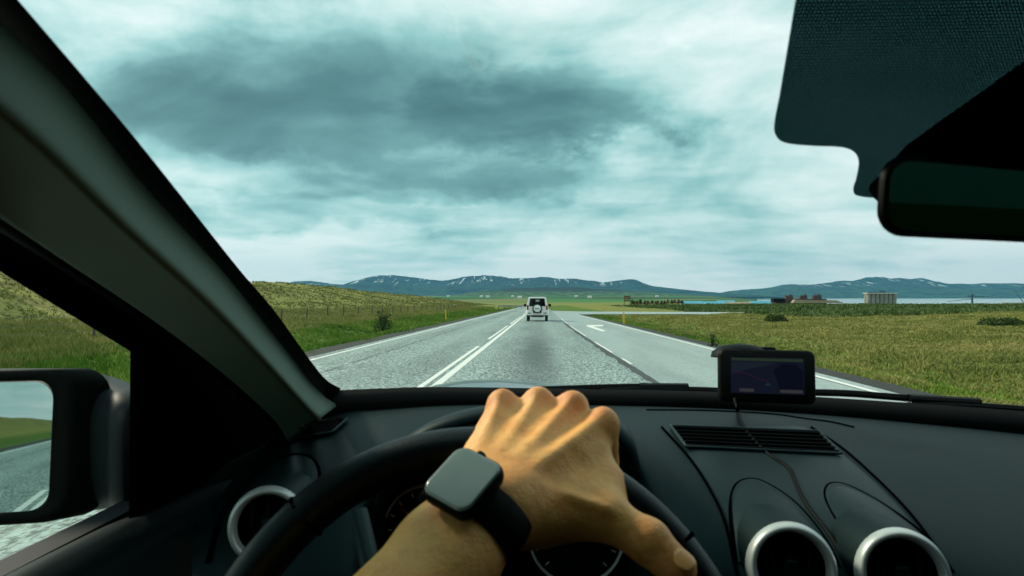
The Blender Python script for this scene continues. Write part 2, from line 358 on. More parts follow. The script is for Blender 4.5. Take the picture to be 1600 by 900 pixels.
# mountains: real relief at their own distance
def mount_mat(name, lowc, highc, rock, snow, z0, z1, ns):
    m = bpy.data.materials.new(name); m.use_nodes = True; t = NT(m.node_tree); b = t.t.nodes['Principled BSDF']
    co = t.n('ShaderNodeTexCoord').outputs['Object']; Z = t.n('ShaderNodeSeparateXYZ', {0: co}).outputs[2]
    n1 = t.noise(co, ns, 8, .65); n2 = t.noise(co, ns*4, 6, .65)
    h = t.step(t.m('ADD', Z, t.m('MULTIPLY', t.m('SUBTRACT', n1, .5), (z1-z0)*.9)), z0, z1)
    c = t.mix(h, lowc, highc); c = t.mix(t.step(n2, .45, .62), c, rock)
    if snow:
        sv = t.n('ShaderNodeMapping', {'Vector': co, 'Scale': (1.2, .15, .45), 'Rotation': (0, .6, 0)}).outputs[0]
        sn = t.m('MULTIPLY', t.step(t.noise(sv, ns*8, 5, .62, .8), .60, .625), t.step(Z, z0+(z1-z0)*.30, z1*.62))
        c = t.mix(t.m('MULTIPLY', sn, .8), c, (.70, .74, .76))
    t.t.links.new(c, b.inputs['Base Color']); b.inputs['Roughness'].default_value = .95; b.inputs['Specular IOR Level'].default_value = .1
    t.t.links.new(t.n('ShaderNodeBump', {'Height': t.noise(t.n('ShaderNodeMapping', {'Vector': co, 'Scale': (1, .4, .5)}).outputs[0], ns*5, 7, .65), 'Strength': 1.0, 'Distance': .25/ns}).outputs[0], b.inputs['Normal'])
    return m
def fbm(x, y, seed, oct=5):
    r = np.random.default_rng(seed); out = 0; a = 1.0
    for i in range(oct):
        s = 0
        for k in range(4):
            th = r.uniform(0, 6.28); ph = r.uniform(0, 6.28); f = 2**i
            s = s+np.sin((x*np.cos(th)+y*np.sin(th))*f+ph+1.5*np.sin((y*np.cos(th)-x*np.sin(th))*f*.7+ph*2))
        out = out+a*(1-np.abs(s/2.6)) ; a *= .5
    return out/2
def mountain(name, prof, Y0, depth, zb, material, seed, rough, nx=260, ny=60):
    px = np.array([p[0] for p in prof], float); pz = np.array([EYE+(HZ-p[1])/FPX*Y0 for p in prof])
    pxx = (px-VPX)/FPX*Y0; x = np.linspace(pxx[0], pxx[-1], nx); crest = np.interp(x, pxx, pz)
    k = np.hanning(5); k /= k.sum(); crest = np.convolve(np.pad(crest, 2, 'edge'), k, 'valid')
    crest = crest+(crest-zb)*.10*1.7*(fbm(x/(depth*.10), x*0+seed, seed+20)-.62)
    s = np.linspace(-1, 1, ny); X, S = np.meshgrid(x, s); Yv = Y0+S*depth+.12*depth*np.sin(X/depth*1.7+seed)
    sh = np.clip(1-np.abs(S)**1.25, 0, 1); n = fbm(X/(depth*.45), Yv/(depth*.45), seed)
    e = np.minimum(1, np.minimum(X-x[0], x[-1]-X)/(depth*.25)); Z = zb+(crest[None]-zb)*sh*(1-rough*(1-n)*np.abs(S)**.6*1.3)
    Z = Z+(crest[None]-zb)*rough*.12*(n-.6); Z = zb-6+(Z-zb+6)*np.clip(e, 0, 1)
    return tag(grid_obj(name, X, Yv, Z, material), kind='structure')
pL = [(330, 458), (400, 447), (440, 441), (455, 437), (478, 436), (500, 441), (535, 443), (560, 433), (580, 429), (600, 430), (650, 432), (690, 435), (720, 431), (760, 428), (785, 430), (800, 434), (850, 432), (870, 434), (900, 434), (940, 441), (960, 437), (985, 435), (1010, 446), (1040, 450), (1080, 455), (1130, 459), (1200, 463)]
pR = [(1040, 462), (1110, 458), (1140, 453), (1200, 448), (1215, 445), (1260, 445), (1300, 441), (1312, 438), (1325, 439), (1350, 434), (1400, 432.5), (1435, 433), (1455, 439), (1500, 442), (1560, 443), (1600, 445), (1700, 441), (1850, 436), (2050, 444), (2300, 455)]
pM = [(640, 467), (700, 463), (735, 457), (780, 452), (830, 448), (900, 449), (960, 452), (1010, 455), (1060, 459), (1110, 463), (1180, 466)]
mountain('mountain_range', pL, 12000, 2600, -10, mount_mat('haze_blue_slopes', (.025, .08, .055), (.012, .042, .068), (.006, .022, .04), True, 40, 420, .0011), 3, .7)  # blue of the distant haze is mixed into these slope colours
mountain('fjord_mountain', pR, 13500, 2400, -24, mount_mat('fjord_slopes', (.04, .11, .07), (.028, .07, .085), (.015, .042, .055), True, 60, 400, .0010), 9, .65)
mountain('plateau_hill', pM, 7400, 1200, 2, mount_mat('plateau_slopes', (.09, .17, .055), (.030, .034, .028), (.018, .03, .022), False, 35, 75, .004), 5, .6)

# haze
hz = MB(); hz.box((1500, 8000, 430), (26000, 20000, 940)); ho = hz.build('haze', bpy.data.materials.new('haze_air')); tag(ho, kind='stuff')
hm = ho.data.materials[0]; hm.use_nodes = True; t = NT(hm.node_tree); t.t.nodes.clear()
pv = t.n('ShaderNodeVolumePrincipled', {'Color': (.18, .55, .85, 1), 'Density': 3.2e-5, 'Anisotropy': .2})
t.t.links.new(pv.outputs[0], t.n('ShaderNodeOutputMaterial').inputs['Volume'])

# ------------------------------------------------------------------ grass
def grass_mat(name, stops):
    m = bpy.data.materials.new(name); m.use_nodes = True; t = NT(m.node_tree); b = t.t.nodes['Principled BSDF']
    co = t.n('ShaderNodeTexCoord').outputs['Object']; a = t.noise(co, .22, 5, .65); f = t.noise(co, 5.0, 2, .5)
    t.t.links.new(t.ramp(t.m('ADD', t.m('MULTIPLY', a, .68), t.m('MULTIPLY', f, .34)), stops), b.inputs['Base Color'])
    b.inputs['Roughness'].default_value = .8; b.inputs['Specular IOR Level'].default_value = .2
    return m
M['gG'] = grass_mat('verge_grass', [(.32, (0.040, 0.094, 0.010)), (.46, (0.098, 0.204, 0.018)), (.57, (0.178, 0.264, 0.035)), (.68, (0.310, 0.319, 0.080))])
M['gO'] = grass_mat('field_grass', [(.32, (0.073, 0.095, 0.021)), (.43, (0.177, 0.196, 0.046)), (.54, (0.275, 0.263, 0.076)), (.67, (0.403, 0.336, 0.132))])
M['gH'] = grass_mat('heath_grass', [(.32, (0.065, 0.066, 0.022)), (.43, (0.151, 0.165, 0.042)), (.55, (0.232, 0.237, 0.068)), (.67, (0.324, 0.303, 0.110))])
M['gL'] = grass_mat('lupin_leaves', [(.32, (.022, .050, .014)), (.46, (.055, .10, .024)), (.58, (.12, .165, .05)), (.70, (.20, .24, .11))])
def grass(name, px, py, h, wd, material, label, blades=5, lean=.6):
    n = len(px); pz = gz(px, py); k = blades; N = n*k
    cx = np.repeat(px, k)+rng.normal(0, .5, N)*np.repeat(h, k)*.6; cy = np.repeat(py, k)+rng.normal(0, .5, N)*np.repeat(h, k)*.6
    cz = np.repeat(pz, k)-.02; hh = np.repeat(h, k)*rng.uniform(.5, 1.15, N); ww = np.repeat(wd, k)*rng.uniform(.6, 1.2, N)
    th = rng.uniform(0, 6.283, N); ln = rng.uniform(.1, 1, N)*lean*hh; ta = rng.uniform(0, 6.283, N)
    dx, dy = np.cos(th)*ww/2, np.sin(th)*ww/2; lx, ly = np.cos(ta)*ln, np.sin(ta)*ln
    v = np.empty((N, 5, 3))
    v[:, 0] = np.stack([cx-dx, cy-dy, cz], -1); v[:, 1] = np.stack([cx+dx, cy+dy, cz], -1)
    v[:, 2] = np.stack([cx+dx*.7+lx*.4, cy+dy*.7+ly*.4, cz+hh*.6], -1); v[:, 3] = np.stack([cx-dx*.7+lx*.4, cy-dy*.7+ly*.4, cz+hh*.6], -1)
    v[:, 4] = np.stack([cx+lx, cy+ly, cz+hh], -1)
    b = np.arange(N)[:, None]*5
    f = np.concatenate([b+np.array([[0, 1, 2]]), b+np.array([[0, 2, 3]]), b+np.array([[3, 2, 4]])])
    o = np_mesh(name, v.reshape(-1, 3), f, material); return tag(o, label, 'grass', kind='stuff')
def logy(n, a, b): return np.exp(rng.uniform(np.log(a), np.log(b), n))
def clump(x, y, s=.35, seed=1): return .5+.5*np.sin(x*s*2.1+seed+2*np.sin(y*s*1.3))*np.sin(y*s*1.7+1.5*np.sin(x*s+seed))
n = 26000; y = logy(n, 3, 150); x = -rng.uniform(6.65, 13.5, n)+.4*np.sin(y*.8); d = np.hypot(x, y)
grass('verge_grass', x, y, .09+.11*clump(x, y)+d*.0008, .014+d*.0009, M['gG'], 'bright green grass along the left verge below the fence', 6)
n = 22000; y = logy(n, 3, 170); x = -rng.uniform(11.5, 24, n); d = np.hypot(x, y)
grass('meadow_grass', x, y, .15+.18*clump(x, y, .5)+d*.0008, .013+d*.0009, M['gO'], 'pale tall grass around the left wire fence', 6)
n = 34000; y = logy(n, 4, 330); x = -20-44*rng.uniform(0, 1, n)**1.2; d = np.hypot(x, y)
grass('heath_grass', x, y, .06+.16*clump(x, y, .5)+d*.0005, .03+d*.0010, M['gH'], 'brown and olive heath covering the left hillside', 5, 1.4)
n = 100000; y = logy(n, 6, 100); x = 5.9+rng.uniform(0, 1, n)*(6+y*.85); d = np.hypot(x, y); k = x > np.interp(y, *exr)+.8; k &= ~((y > 77) & (y < 112)); x, y, d = x[k], y[k], d[k]
grass('field_grass', x, y, .05+.11*clump(x, y, .9)+d*.0005, .010+d*.0007, M['gO'], 'olive tussock grass of the flat field right of the road', 6, 1.3)
n = 9000; y = logy(n, 7, 76); x = np.interp(y, *exr)+.85+np.abs(rng.normal(0, 1.3, n)); d = np.hypot(x, y)
grass('roadside_grass', x, y, .07+.07*clump(x, y, .6)+d*.0004, .013+d*.0009, M['gG'], 'green grass edging the exit lane on the right', 6)
n = 26000; y = 62*np.exp(rng.uniform(0, 1, n)*1.25); x = 22+rng.uniform(0, 1, n)*(10+y*.95); k = ~((y > 77) & (y < 101) & (x < 98)); x, y = x[k], y[k]; d = np.hypot(x, y)
grass('lupin_field', x, y, .2+.25*clump(x, y, .25)+d*.0006, .10+d*.0008, M['gL'], 'dark green leafy band along the far edge of the right field', 4, .8)

# ------------------------------------------------------------------ roadside things
def post(px, py, hpx, label):
    p = G(px, py); p.z = float(gz(p.x, p.y)); h = hpx/FPX*p.y*1.02; r = empty('road_marker_post', p)
    mb = MB(); wd = .11; mb.prism([(-wd/2, -.03, -.1), (wd/2, -.03, -.1), (wd/2, .03, -.1), (-wd/2, .03, -.1)], (0, 0, h+.06)); mb.build('post', M['yellow'], r, bevel=.012)
    mb = MB(); mb.prism([(-wd/2, -.03, h-.038), (wd/2, -.03, h-.038), (wd/2, .03, h-.038), (-wd/2, .03, h-.038)], (.0, .0, .06)); mb.build('cap', M['yellow'], r, bevel=.02)
    mb = MB(); mb.box((0, -.033, h-.16), (.05, .006, .10)); mb.build('reflector', M['bwall'], r)
    r.rotation_euler.y = random.uniform(-.06, .06); tag(r, label, 'marker post', 'yellow posts along the road'); return r
post(697, 497, 19, 'yellow marker post on the left verge, nearest on that side')
post(975, 505, 19, 'yellow marker post on the grass right of the exit lane')
post(775, 483, 9, 'far yellow marker post on left verge beside the guard rail')
post(941, 482, 7, 'tiny yellow marker post by the side road junction')

fr = empty('wire_fence', (-16.5, 0, 0)); tag(fr, 'thin wire fence on wooden posts across the left meadow', 'fence')
tops = []
pm = MB().tube([(0, 0, -.2), (0, 0, 1.0)], [.05, .042], 7)
pme = None
for i in range(30):
    y = 6+i*4.6; x = random.uniform(-.12, .12); z0 = float(gz(-16.5+x, y))
    if pme is None: o = pm.build('post', M['wood'], fr); pme = o
    else: o = pme.copy(); COL.objects.link(o)
    o.location = (x, y, z0); o.rotation_euler = (random.uniform(-.07, .07), random.uniform(-.07, .07), 0); tops.append((x, y, z0))
for hgt in (.35, .62, .9): MB().tube([(x, y, z0+hgt) for x, y, z0 in tops], .006, 4).build('wire', M['wire'], fr)

gr = empty('guard_rail', G(806, 481)); gr.location.y = 150; gr.location.x = (806-VPX)/FPX*150; gr.location.z = float(gz(gr.location.x, 150)); gx0 = gr.location
tag(gr, 'low steel guard rail across the far end of the road', 'guard rail'); hw = 28/FPX*150
MB().box((0, 0, .68), (2*hw, .05, .30)).build('rail', M['galv'], gr, bevel=.02)
for i in range(7): MB().box((-hw+.1+i*(2*hw-.2)/6, .06, .2), (.11, .09, 1.0)).build('post', M['wood'], gr)

def leafmat(name, a, b): return mat(name, a, .85, spec=.1, var=(3, b))
M['leafd'] = leafmat('bush_leaf', (.03, .06, .016), (.07, .105, .03)); M['twig'] = mat('twig', (.04, .03, .02), .9)
def bush(p, rx, rz, nleaf, name, label, ls=.07, stems=7, group=None):
    r = empty(name, p); c = MB()
    for i in range(stems):
        a = random.uniform(0, 6.28); q = random.uniform(.3, .9); c.tube([(0, 0, -.05), (math.cos(a)*rx*q*.4, math.sin(a)*rx*q*.4, rz*.5), (math.cos(a)*rx*q*.8, math.sin(a)*rx*q*.8, rz*random.uniform(.8, 1.25))], [.018, .012, .005], 5)
    c.build('stem', M['twig'], r)
    a = rng.uniform(0, 6.283, nleaf); q = rng.uniform(0, 1, nleaf)**.6; zz = rng.uniform(.08, 1, nleaf)
    P = np.stack([np.cos(a)*q*rx*np.sqrt(1-(zz*.75)**2), np.sin(a)*q*rx*np.sqrt(1-(zz*.75)**2), zz*rz*(1+.2*np.sin(a*3))], -1)
    A = rng.normal(0, 1, (nleaf, 3)); A /= np.linalg.norm(A, axis=1)[:, None]; B = np.cross(A, rng.normal(0, 1, (nleaf, 3))); B /= np.linalg.norm(B, axis=1)[:, None]
    s = ls*rng.uniform(.6, 1.3, nleaf)[:, None]; v = np.stack([P-A*s, P+B*s*.5, P+A*s, P-B*s*.5], 1).reshape(-1, 3)
    np_mesh('foliage', v, np.arange(nleaf)[:, None]*4+np.arange(4)[None], M['leafd'], False, r)
    return tag(r, label, 'bush', group)
def gp(px, py): p = G(px, py); p.z = float(gz(p.x, p.y)); return p
bush(gp(598, 512), .55, 1.15, 700, 'bush', 'dark bare-twigged bush on the left verge beyond the pillar', .06, 16)
bush(gp(1213, 504), 0.8, .45, 3000, 'bush', 'small round dark green bush in the middle of the right field', .05)
bush(gp(1568, 516), 1.15, .42, 4000, 'bush', 'wide dark green bush at the far right of the field', .05)
bush(gp(1114, 540), .2, .5, 120, 'bush', 'thin weedy stalks beside the exit lane edge line', .04, 9)

# young tree row beyond the junction
ORD = ['first', 'second', 'third', 'fourth', 'fifth', 'sixth', 'seventh', 'eighth', 'ninth', 'tenth', 'eleventh', 'twelfth', 'thirteenth', 'fourteenth', 'fifteenth', 'sixteenth']
for i in range(16):
    px = 985+i*5.2+random.uniform(-1.5, 1.5); Y = 235+random.uniform(-12, 12); X = (px-VPX)/FPX*Y
    r = empty('young_tree', (X, Y, float(gz(X, Y)))); h = random.uniform(2.0, 3.0); zt = EYE-(468-HZ)/FPX*Y - r.location.z; h = zt*random.uniform(.7, 1.05)
    MB().tube([(0, 0, -.2), (0, 0, h*.95)], [.10, .03], 6).build('trunk', M['twig'], r)
    nl = 140; a = rng.uniform(0, 6.283, nl); zz = rng.uniform(.2, 1, nl); q = rng.uniform(0, 1, nl)*(1.1-zz)*1.1
    P = np.stack([np.cos(a)*q, np.sin(a)*q, zz*h], -1); A = rng.normal(0, .16, (nl, 3)); B = rng.normal(0, .10, (nl, 3))
    np_mesh('crown', np.stack([P-A, P+B, P+A, P-B], 1).reshape(-1, 3), np.arange(nl)[:, None]*4+np.arange(4)[None], M['leafd'] if i % 3 == 0 else M['frame'], False, r)
    tag(r, ORD[i]+' young tree from the left in the row beyond the side road', 'tree', 'row of young trees beyond the side road')
r = empty('timber_frame', ((979-VPX)/FPX*215, 215, float(gz(29, 215)))); zt = EYE-(463-HZ)/FPX*215-r.location.z
for sx in (-.9, .9): MB().box((sx, 0, zt/2-.1), (.18, .18, zt+.2)).build('post', M['frame'], r)
for zz in (.55, .78, .98): MB().box((0, -.02, zt*zz), (2.0, .1, zt*.16)).build('board', M['frame'], r)
tag(r, 'brown timber sign frame at the left end of the tree row', 'sign')

# ------------------------------------------------------------------ far buildings
def at(px, Y, zpx=None):
    X = (px-VPX)/FPX*Y; return Vector((X, Y, EYE-(zpx-HZ)/FPX*Y if zpx is not None else float(gz(X, Y))))
def zof(py, Y): return EYE-(py-HZ)/FPX*Y
# silo block
Y = 620; r = empty('silo_block', at(1365, Y)); zt = zof(459, Y)-r.location.z; ww = 45/FPX*Y; nb = 7; rad = ww/nb/2
for i in range(nb):
    for row in (0, 1):
        MB().lathe((-ww/2+rad+i*2*rad, row*2*rad, 0), (0, 0, 1), [(rad, -6), (rad, zt)], 20, True).build('silo', M['concrete'], r, True)
MB().box((0, rad, zt+.35), (ww*1.02, rad*4.2, .7)).build('roof_slab', M['bwall'], r)
MB().box((-ww*.12, rad, zt+1.2), (ww*.6, rad*1.6, 1.0)).build('conveyor_house', M['crane'], r)
MB().box((ww*.05, rad, zt+2.2), (ww*.2, rad*1.2, 1.2)).build('head_house', M['crane'], r)
tag(r, 'block of tall round concrete silos by the water', 'silo')
# brown factory
Y = 520; r = empty('factory', at(1240, Y)); b0 = r.location.z; s = Y/FPX
MB().box((0, 0, (zof(467, Y)-b0)/2-2), (74*s, 14, zof(467, Y)-b0+4)).build('hall', M['rust'], r)
hz0 = zof(467, Y)-b0
MB().prism([(-18*s, -7.3, hz0-3), (58*s, -7.3, hz0-3), (46*s, -7.3, hz0-1.0), (-14*s, -7.3, hz0-.6)], (0, -6, 0)).build('lean_to', M['tan'], r)
MB().box((-36*s, -8, hz0-1.2), (17*s, 6, 3.0)).build('annex', M['black'], r)
for k, (px, wd, h) in enumerate([(1228, 8, 3.0), (1222, 5, 2.2), (1245, 9, 2.4), (1250, 6, 3.2), (1265, 9, 2.6), (1271, 8, 3.2)]):
    o = MB().box(((px-1240)*s, 0, hz0+h/2), (wd*s*.8, 4, h), taper=.8).build('rooftop_unit', M['rust'], r); MB().tube([((px-1240)*s, 0, hz0+h), ((px-1240)*s, 0, hz0+h+1.2)], .25, 8).build('stack', M['rust'], o)
tag(r, 'long brown industrial plant with rooftop stacks by the shore', 'factory')
# low blue-roofed sheds
for i, (px, wd, top, Yb, mm) in enumerate([(1078, 34, 470.3, 560, 'blue'), (1112, 30, 470.8, 540, 'blue'), (1150, 34, 471.6, 500, 'tan'), (1182, 30, 470.2, 520, 'blue'), (1130, 26, 469.2, 640, 'blue')]):
    r = empty('shed', at(px, Yb)); s = Yb/FPX; h = zof(top, Yb)-r.location.z; W2 = wd*s/2
    MB().box((0, 0, h*.35-1), (2*W2, 9, h*.7+2)).build('wall', M['bwall'], r)
    MB().prism([(-W2*1.03, -5, h*.7), (-W2*1.03, 0, h), (-W2*1.03, 5, h*.7)], (W2*2.06, 0, 0)).build('roof', M[mm], r)
    for k in range(4): MB().box((-W2*.7+k*W2*.46, -4.53, h*.3), (1.4, .1, 1.2)).build('window', M['black'], r)
    tag(r, ['long low shed with blue roof at the left end of the sheds', 'low blue-roofed shed, second from the left', 'low shed with a tan roof between blue-roofed sheds', 'blue-roofed shed beside the brown plant', 'blue-roofed shed standing behind the others'][i], 'shed', 'sheds by the shore')
# harbour cranes
Y = 700; r = empty('harbour_crane', at(1500, Y)); s = Y/FPX; zt = zof(461, Y)-r.location.z
MB().box((0, 0, zt/2-2), (1.9, 1.9, zt+4), taper=.7).build('tower', M['crane'], r); MB().box((0, 0, zt+.3), (2.6, 2.4, 1.6)).build('cab', M['crane'], r)
MB().box((5, 0, zt-1.6), (13, .8, .7)).build('jib', M['crane'], r); MB().box((-3, 0, zt-1.2), (3, 1.4, 1.2)).build('counterweight', M['crane'], r); MB().tube([(11, 0, zt-1.8), (11, 0, zt-4)], .12, 5).build('hoist_rope', M['crane'], r)
MB().tube([(-1, 0, zt-4), (-24, 0, zt-6.5)], .3, 6).build('conveyor', M['crane'], r)
tag(r, 'blue harbour crane with a short horizontal jib', 'crane')
r = empty('derrick_crane', at(1585, Y)); zt = zof(466, Y)-r.location.z
MB().box((0, 0, zt/2-2), (2.8, 2.8, zt+4), taper=.85).build('tower', M['crane'], r); MB().tube([(-.5, 0, zt*.35), (-24*s, 0, zof(452, Y)-r.location.z)], [.45, .2], 6).build('boom', M['crane'], r)
MB().tube([(0, 0, zt), (-24*s, 0, zof(452, Y)-r.location.z)], .08, 4).build('stay', M['crane'], r)
tag(r, 'harbour crane with a long raised slanting boom at far right', 'crane')
r = empty('quay_shed', at(1560, Y)); h = zof(473.2, Y)-r.location.z
MB().box((0, 0, h/2-2), (28*s, 6, h+4)).build('wall', M['galv'], r); MB().prism([(-14.5*s, -3.4, h), (-14.5*s, 0, h+.8), (-14.5*s, 3.4, h)], (29*s, 0, 0)).build('roof', M['galv'], r)
tag(r, 'low grey quay shed between the two cranes', 'shed')
# far farmhouses
for i, (px, Yf) in enumerate([(700, 3900), (752, 3500), (762, 3000), (801, 4200), (812, 2700), (900, 3300), (921, 2800), (1025, 3600)]):
    pass; r = empty('farmhouse', at(px, Yf)); r.location.z = float(gz(r.location.x, Yf))-.3
    MB().box((0, 0, 3), (16, 10, 6)).build('wall', M['white'], r); MB().prism([(-8.4, -5.6, 6), (-8.4, 0, 10), (-8.4, 5.6, 6)], (16.8, 0, 0)).build('roof', M['bwall'], r)
    MB().box((2, -5.05, 2), (2, .1, 3)).build('door', M['rust'], r)
    tag(r, ORD[i]+' tiny white farmhouse from the left on the far green plain', 'farmhouse', 'far white farmhouses')

# ------------------------------------------------------------------ white jeep ahead
J = G(839.5, 502); J.z = float(base_z(0, J.y))+.002
jp = empty('off_road_car', J); tag(jp, 'small boxy white off-road car with rear spare wheel driving ahead', 'car')
jp.rotation_euler.x = -SL
def sect(y, z0, z1, w0, w1, wt):       # half-widths at sill, belt and roof
    zb = z0+(z1-z0)*.52
    return [(-w0, y, z0), (-w1, y, z0+.18), (-w1, y, zb), (-wt-.02, y, z1-.06), (-wt+.09, y, z1), (wt-.09, y, z1), (wt+.02, y, z1-.06), (w1, y, zb), (w1, y, z0+.18), (w0, y, z0)]
rows = [sect(0, .44, 1.74, .70, .77, .60), sect(.04, .42, 1.76, .73, .79, .63), sect(1.0, .40, 1.78, .74, .80, .64), sect(1.75, .40, 1.74, .74, .80, .62), sect(2.25, .40, 1.12, .74, .80, .70), sect(3.25, .42, 1.06, .70, .76, .66), sect(3.35, .46, .98, .62, .70, .60)]
mb = MB(); mb.grid(rows, True); n = 10; mb.f.append(tuple(range(n))[::-1]); mb.f.append(tuple(6*n+k for k in range(n))); mb.build('body', M['white'], jp, bevel=.03)
MB().prism([(-.56, -.012, 1.12), (.56, -.012, 1.12), (.50, -.012, 1.64), (-.50, -.012, 1.64)], (0, .02, 0)).build('rear_window', M['tint'], jp, bevel=.008)
MB().prism([(-.60, -.006, 1.09), (.60, -.006, 1.09), (.53, -.006, 1.67), (-.53, -.006, 1.67)], (0, .01, 0)).build('window_seal', M['deep'], jp)
for sx in (-.24, .26): MB().box((sx, -.016, 1.36), (.2, .012, .26)).build('headrest', M['black'], jp, bevel=.005)
MB().box((0.02, -.016, 1.50), (.28, .006, .16)).build('daylight_plate', M['galv'], jp)  # pale plate painted in for the daylight seen through the car
sw = MB(); sw.lathe((0.0, -.20, .93), (0, -1, 0), [(.30, -.16), (.345, -.12), (.35, -.02), (.33, .03), (.27, .045)], 36, True); sw = sw.build('spare_wheel', M['tyre'], jp, True)
sc = MB().lathe((0, -.235, .93), (0, -1, 0), [(.262, 0), (.262, .03), (.235, .05), (.0, .06)], 36).build('wheel_cover', M['white'], sw, True)
cu = bpy.data.curves.new('t', 'FONT'); cu.body = 'Jimny'; cu.size = .155; cu.align_x = 'CENTER'; cu.align_y = 'CENTER'; cu.extrude = .004; cu.offset = .006
to = bpy.data.objects.new('tmp', cu); COL.objects.link(to); bpy.context.view_layer.update()
tm = bpy.data.meshes.new_from_object(to.evaluated_get(bpy.context.evaluated_depsgraph_get())); bpy.data.objects.remove(to)
lo = bpy.data.objects.new('lettering', tm); COL.objects.link(lo); tm.materials.clear(); tm.materials.append(M['wire']); lo.parent = sw; lo.location = (0, -.302, .94); lo.rotation_euler = (math.pi/2, 0, 0)
MB().box((0, -.06, .56), (1.56, .16, .22)).build('bumper', M['white'], jp, bevel=.04)
MB().box((0, -.10, .66), (.62, .14, .16)).build('bumper_step', M['black'], jp, bevel=.02)
MB().box((0, -.175, .56), (.50, .015, .12)).build('number_plate', M['bwall'], jp, bevel=.004)
for sx in (-1, 1):
    tl = MB().box((sx*.70, -.015, 1.0), (.13, .06, .34)).build('tail_light', M['red'], jp, bevel=.015); MB().box((sx*.70, -.035, 1.11), (.11, .05, .09)).build('indicator', M['orange' if sx > 0 else 'deep'], tl, bevel=.01)
    MB().box((sx*.56, -.145, .60), (.24, .03, .07)).build('fog_light', M['deep'], jp, bevel=.008)
    mr = MB().box((sx*.93, 1.95, 1.16), (.2, .12, .2)).build('door_mirror', M['black'], jp, bevel=.03)
    MB().prism([(sx*.802, .35, 1.14), (sx*.802, 1.85, 1.14), (sx*.68, 1.65, 1.62), (sx*.68, .4, 1.62)], (sx*.012, 0, 0)).build('side_window', M['deep'], jp)
    for yy in (.55, 2.75):
        wl = MB().lathe((sx*.58, yy, .335), (sx, 0, 0), [(.2, 0), (.315, 0), (.335, .04), (.335, .16), (.315, .20), (.2, .20)], 28).build('wheel', M['tyre'], jp, True)
        MB().lathe((sx*.60, yy, .335), (sx, 0, 0), [(.205, 0), (.205, .15), (.06, .13)], 20, True).build('rim', M['silver'], wl, True)
        fl = [(sx*.80, yy+.42*math.cos(a), .36+.42*math.sin(a)) for a in np.linspace(0, math.pi, 12)]
        MB().tube(fl, .045, 8).build('fender_flare', M['white'], jp, True)
MB().box((.0, .5, .36), (.9, .12, .12)).build('axle', M['black'], jp); MB().tube([(.3, -.06, .36), (.3, .4, .36)], .035, 8).build('exhaust_pipe', M['black'], jp)
MB().box((0, 1.6, .40), (1.2, 2.6, .08)).build('underbody', M['deep'], jp)

# ------------------------------------------------------------------ the car we sit in
car = empty('car_cabin', (.36, .5, 0)); tag(car, 'dark car cabin around the viewer with dashboard, pillar, wheel and mirrors', 'car')
CI = Matrix.Translation((-.36, -.5, 0))
def part(mb, name, m, parent=None, **k):
    o = mb.build(name, m, parent or car, **k)
    if parent is None: o.matrix_parent_inverse = CI
    return o
def hold(name, loc=(0, 0, 0)):         # a part made of pieces
    o = bpy.data.objects.new(name, None); COL.objects.link(o); o.parent = car; o.matrix_parent_inverse = CI; o.empty_display_size = .05; return o

# windscreen: left edge line, bottom line
edgeS = [(28, 0), (140, 131), (233, 243), (373, 420), (427, 483), (473, 547), (508, 592)]
edgeT = [(0, 35), (117, 154), (233, 299), (345, 420), (427, 522), (498, 611), (526, 632)]
botS = [(532, 608), (600, 605), (700, 603), (900, 606), (1100, 610), (1300, 620), (1600, 641), (1900, 668)]
def bot3(p): return R(p[0], p[1], float(np.interp(p[0], [520, 700, 900, 1100, 1300, 1600, 1900], [.97, 1.03, 1.06, 1.06, 1.04, .98, .93])))
topz = glass_plane(28, 0)
S3 = [glass_plane(*p) for p in edgeS]
lt = S3[0]+(S3[0]-S3[1])*.3
gl = MB(); B3 = resample([bot3(p) for p in botS], 24); rowsg = []
hl = [Vector((lt.x+(1.02-lt.x)*i/23, lt.y+.06*math.sin(math.pi*i/23), lt.z+.015*math.sin(math.pi*i/23))) for i in range(24)]
for k in range(10):
    f = k/9; rowsg.append([B3[i].lerp(hl[i], f)+Vector((0, .5, .8))*(.02*math.sin(math.pi*f)*math.sin(math.pi*i/23)) for i in range(24)])
ws = part(gl.grid(rowsg), 'windshield', M['glass'], smooth=True)
# black ceramic border along the pillar and the cowl
bd = MB(); T3 = [glass_plane(*p) for p in edgeT]; T3 = [T3[0]+(T3[0]-T3[1])*.5]+T3; S4 = [S3[0]+(S3[0]-S3[1])*.5]+S3
a = resample(S4+[bot3(botS[0])+Vector((0, 0, .001))], 30); b2 = resample(T3, 30)
back = Vector((-.01, .03, -.01))
part(bd.grid([a, b2, [p+back for p in b2], [p+back*.3 for p in a], a]), 'windshield_seal', M['rubber'], smooth=True)
lowS = [(500, 640), (600, 629), (700, 626), (900, 628), (1100, 630), (1300, 643), (1600, 668), (1900, 700)]
c1 = resample([bot3(p)-Vector((0, .012, 0)) for p in botS], 40); c2 = resample([bot3(p)-Vector((0, .03, 0)) for p in lowS], 40)
part(MB().grid([[p+Vector((0, .05, -.02)) for p in c1], c1, [(p+q)/2+Vector((0, -.006, 0)) for p, q in zip(c1, c2)], c2, [p+Vector((0, .02, -.05)) for p in c2]]), 'cowl_trim', M['rubber'], smooth=True)
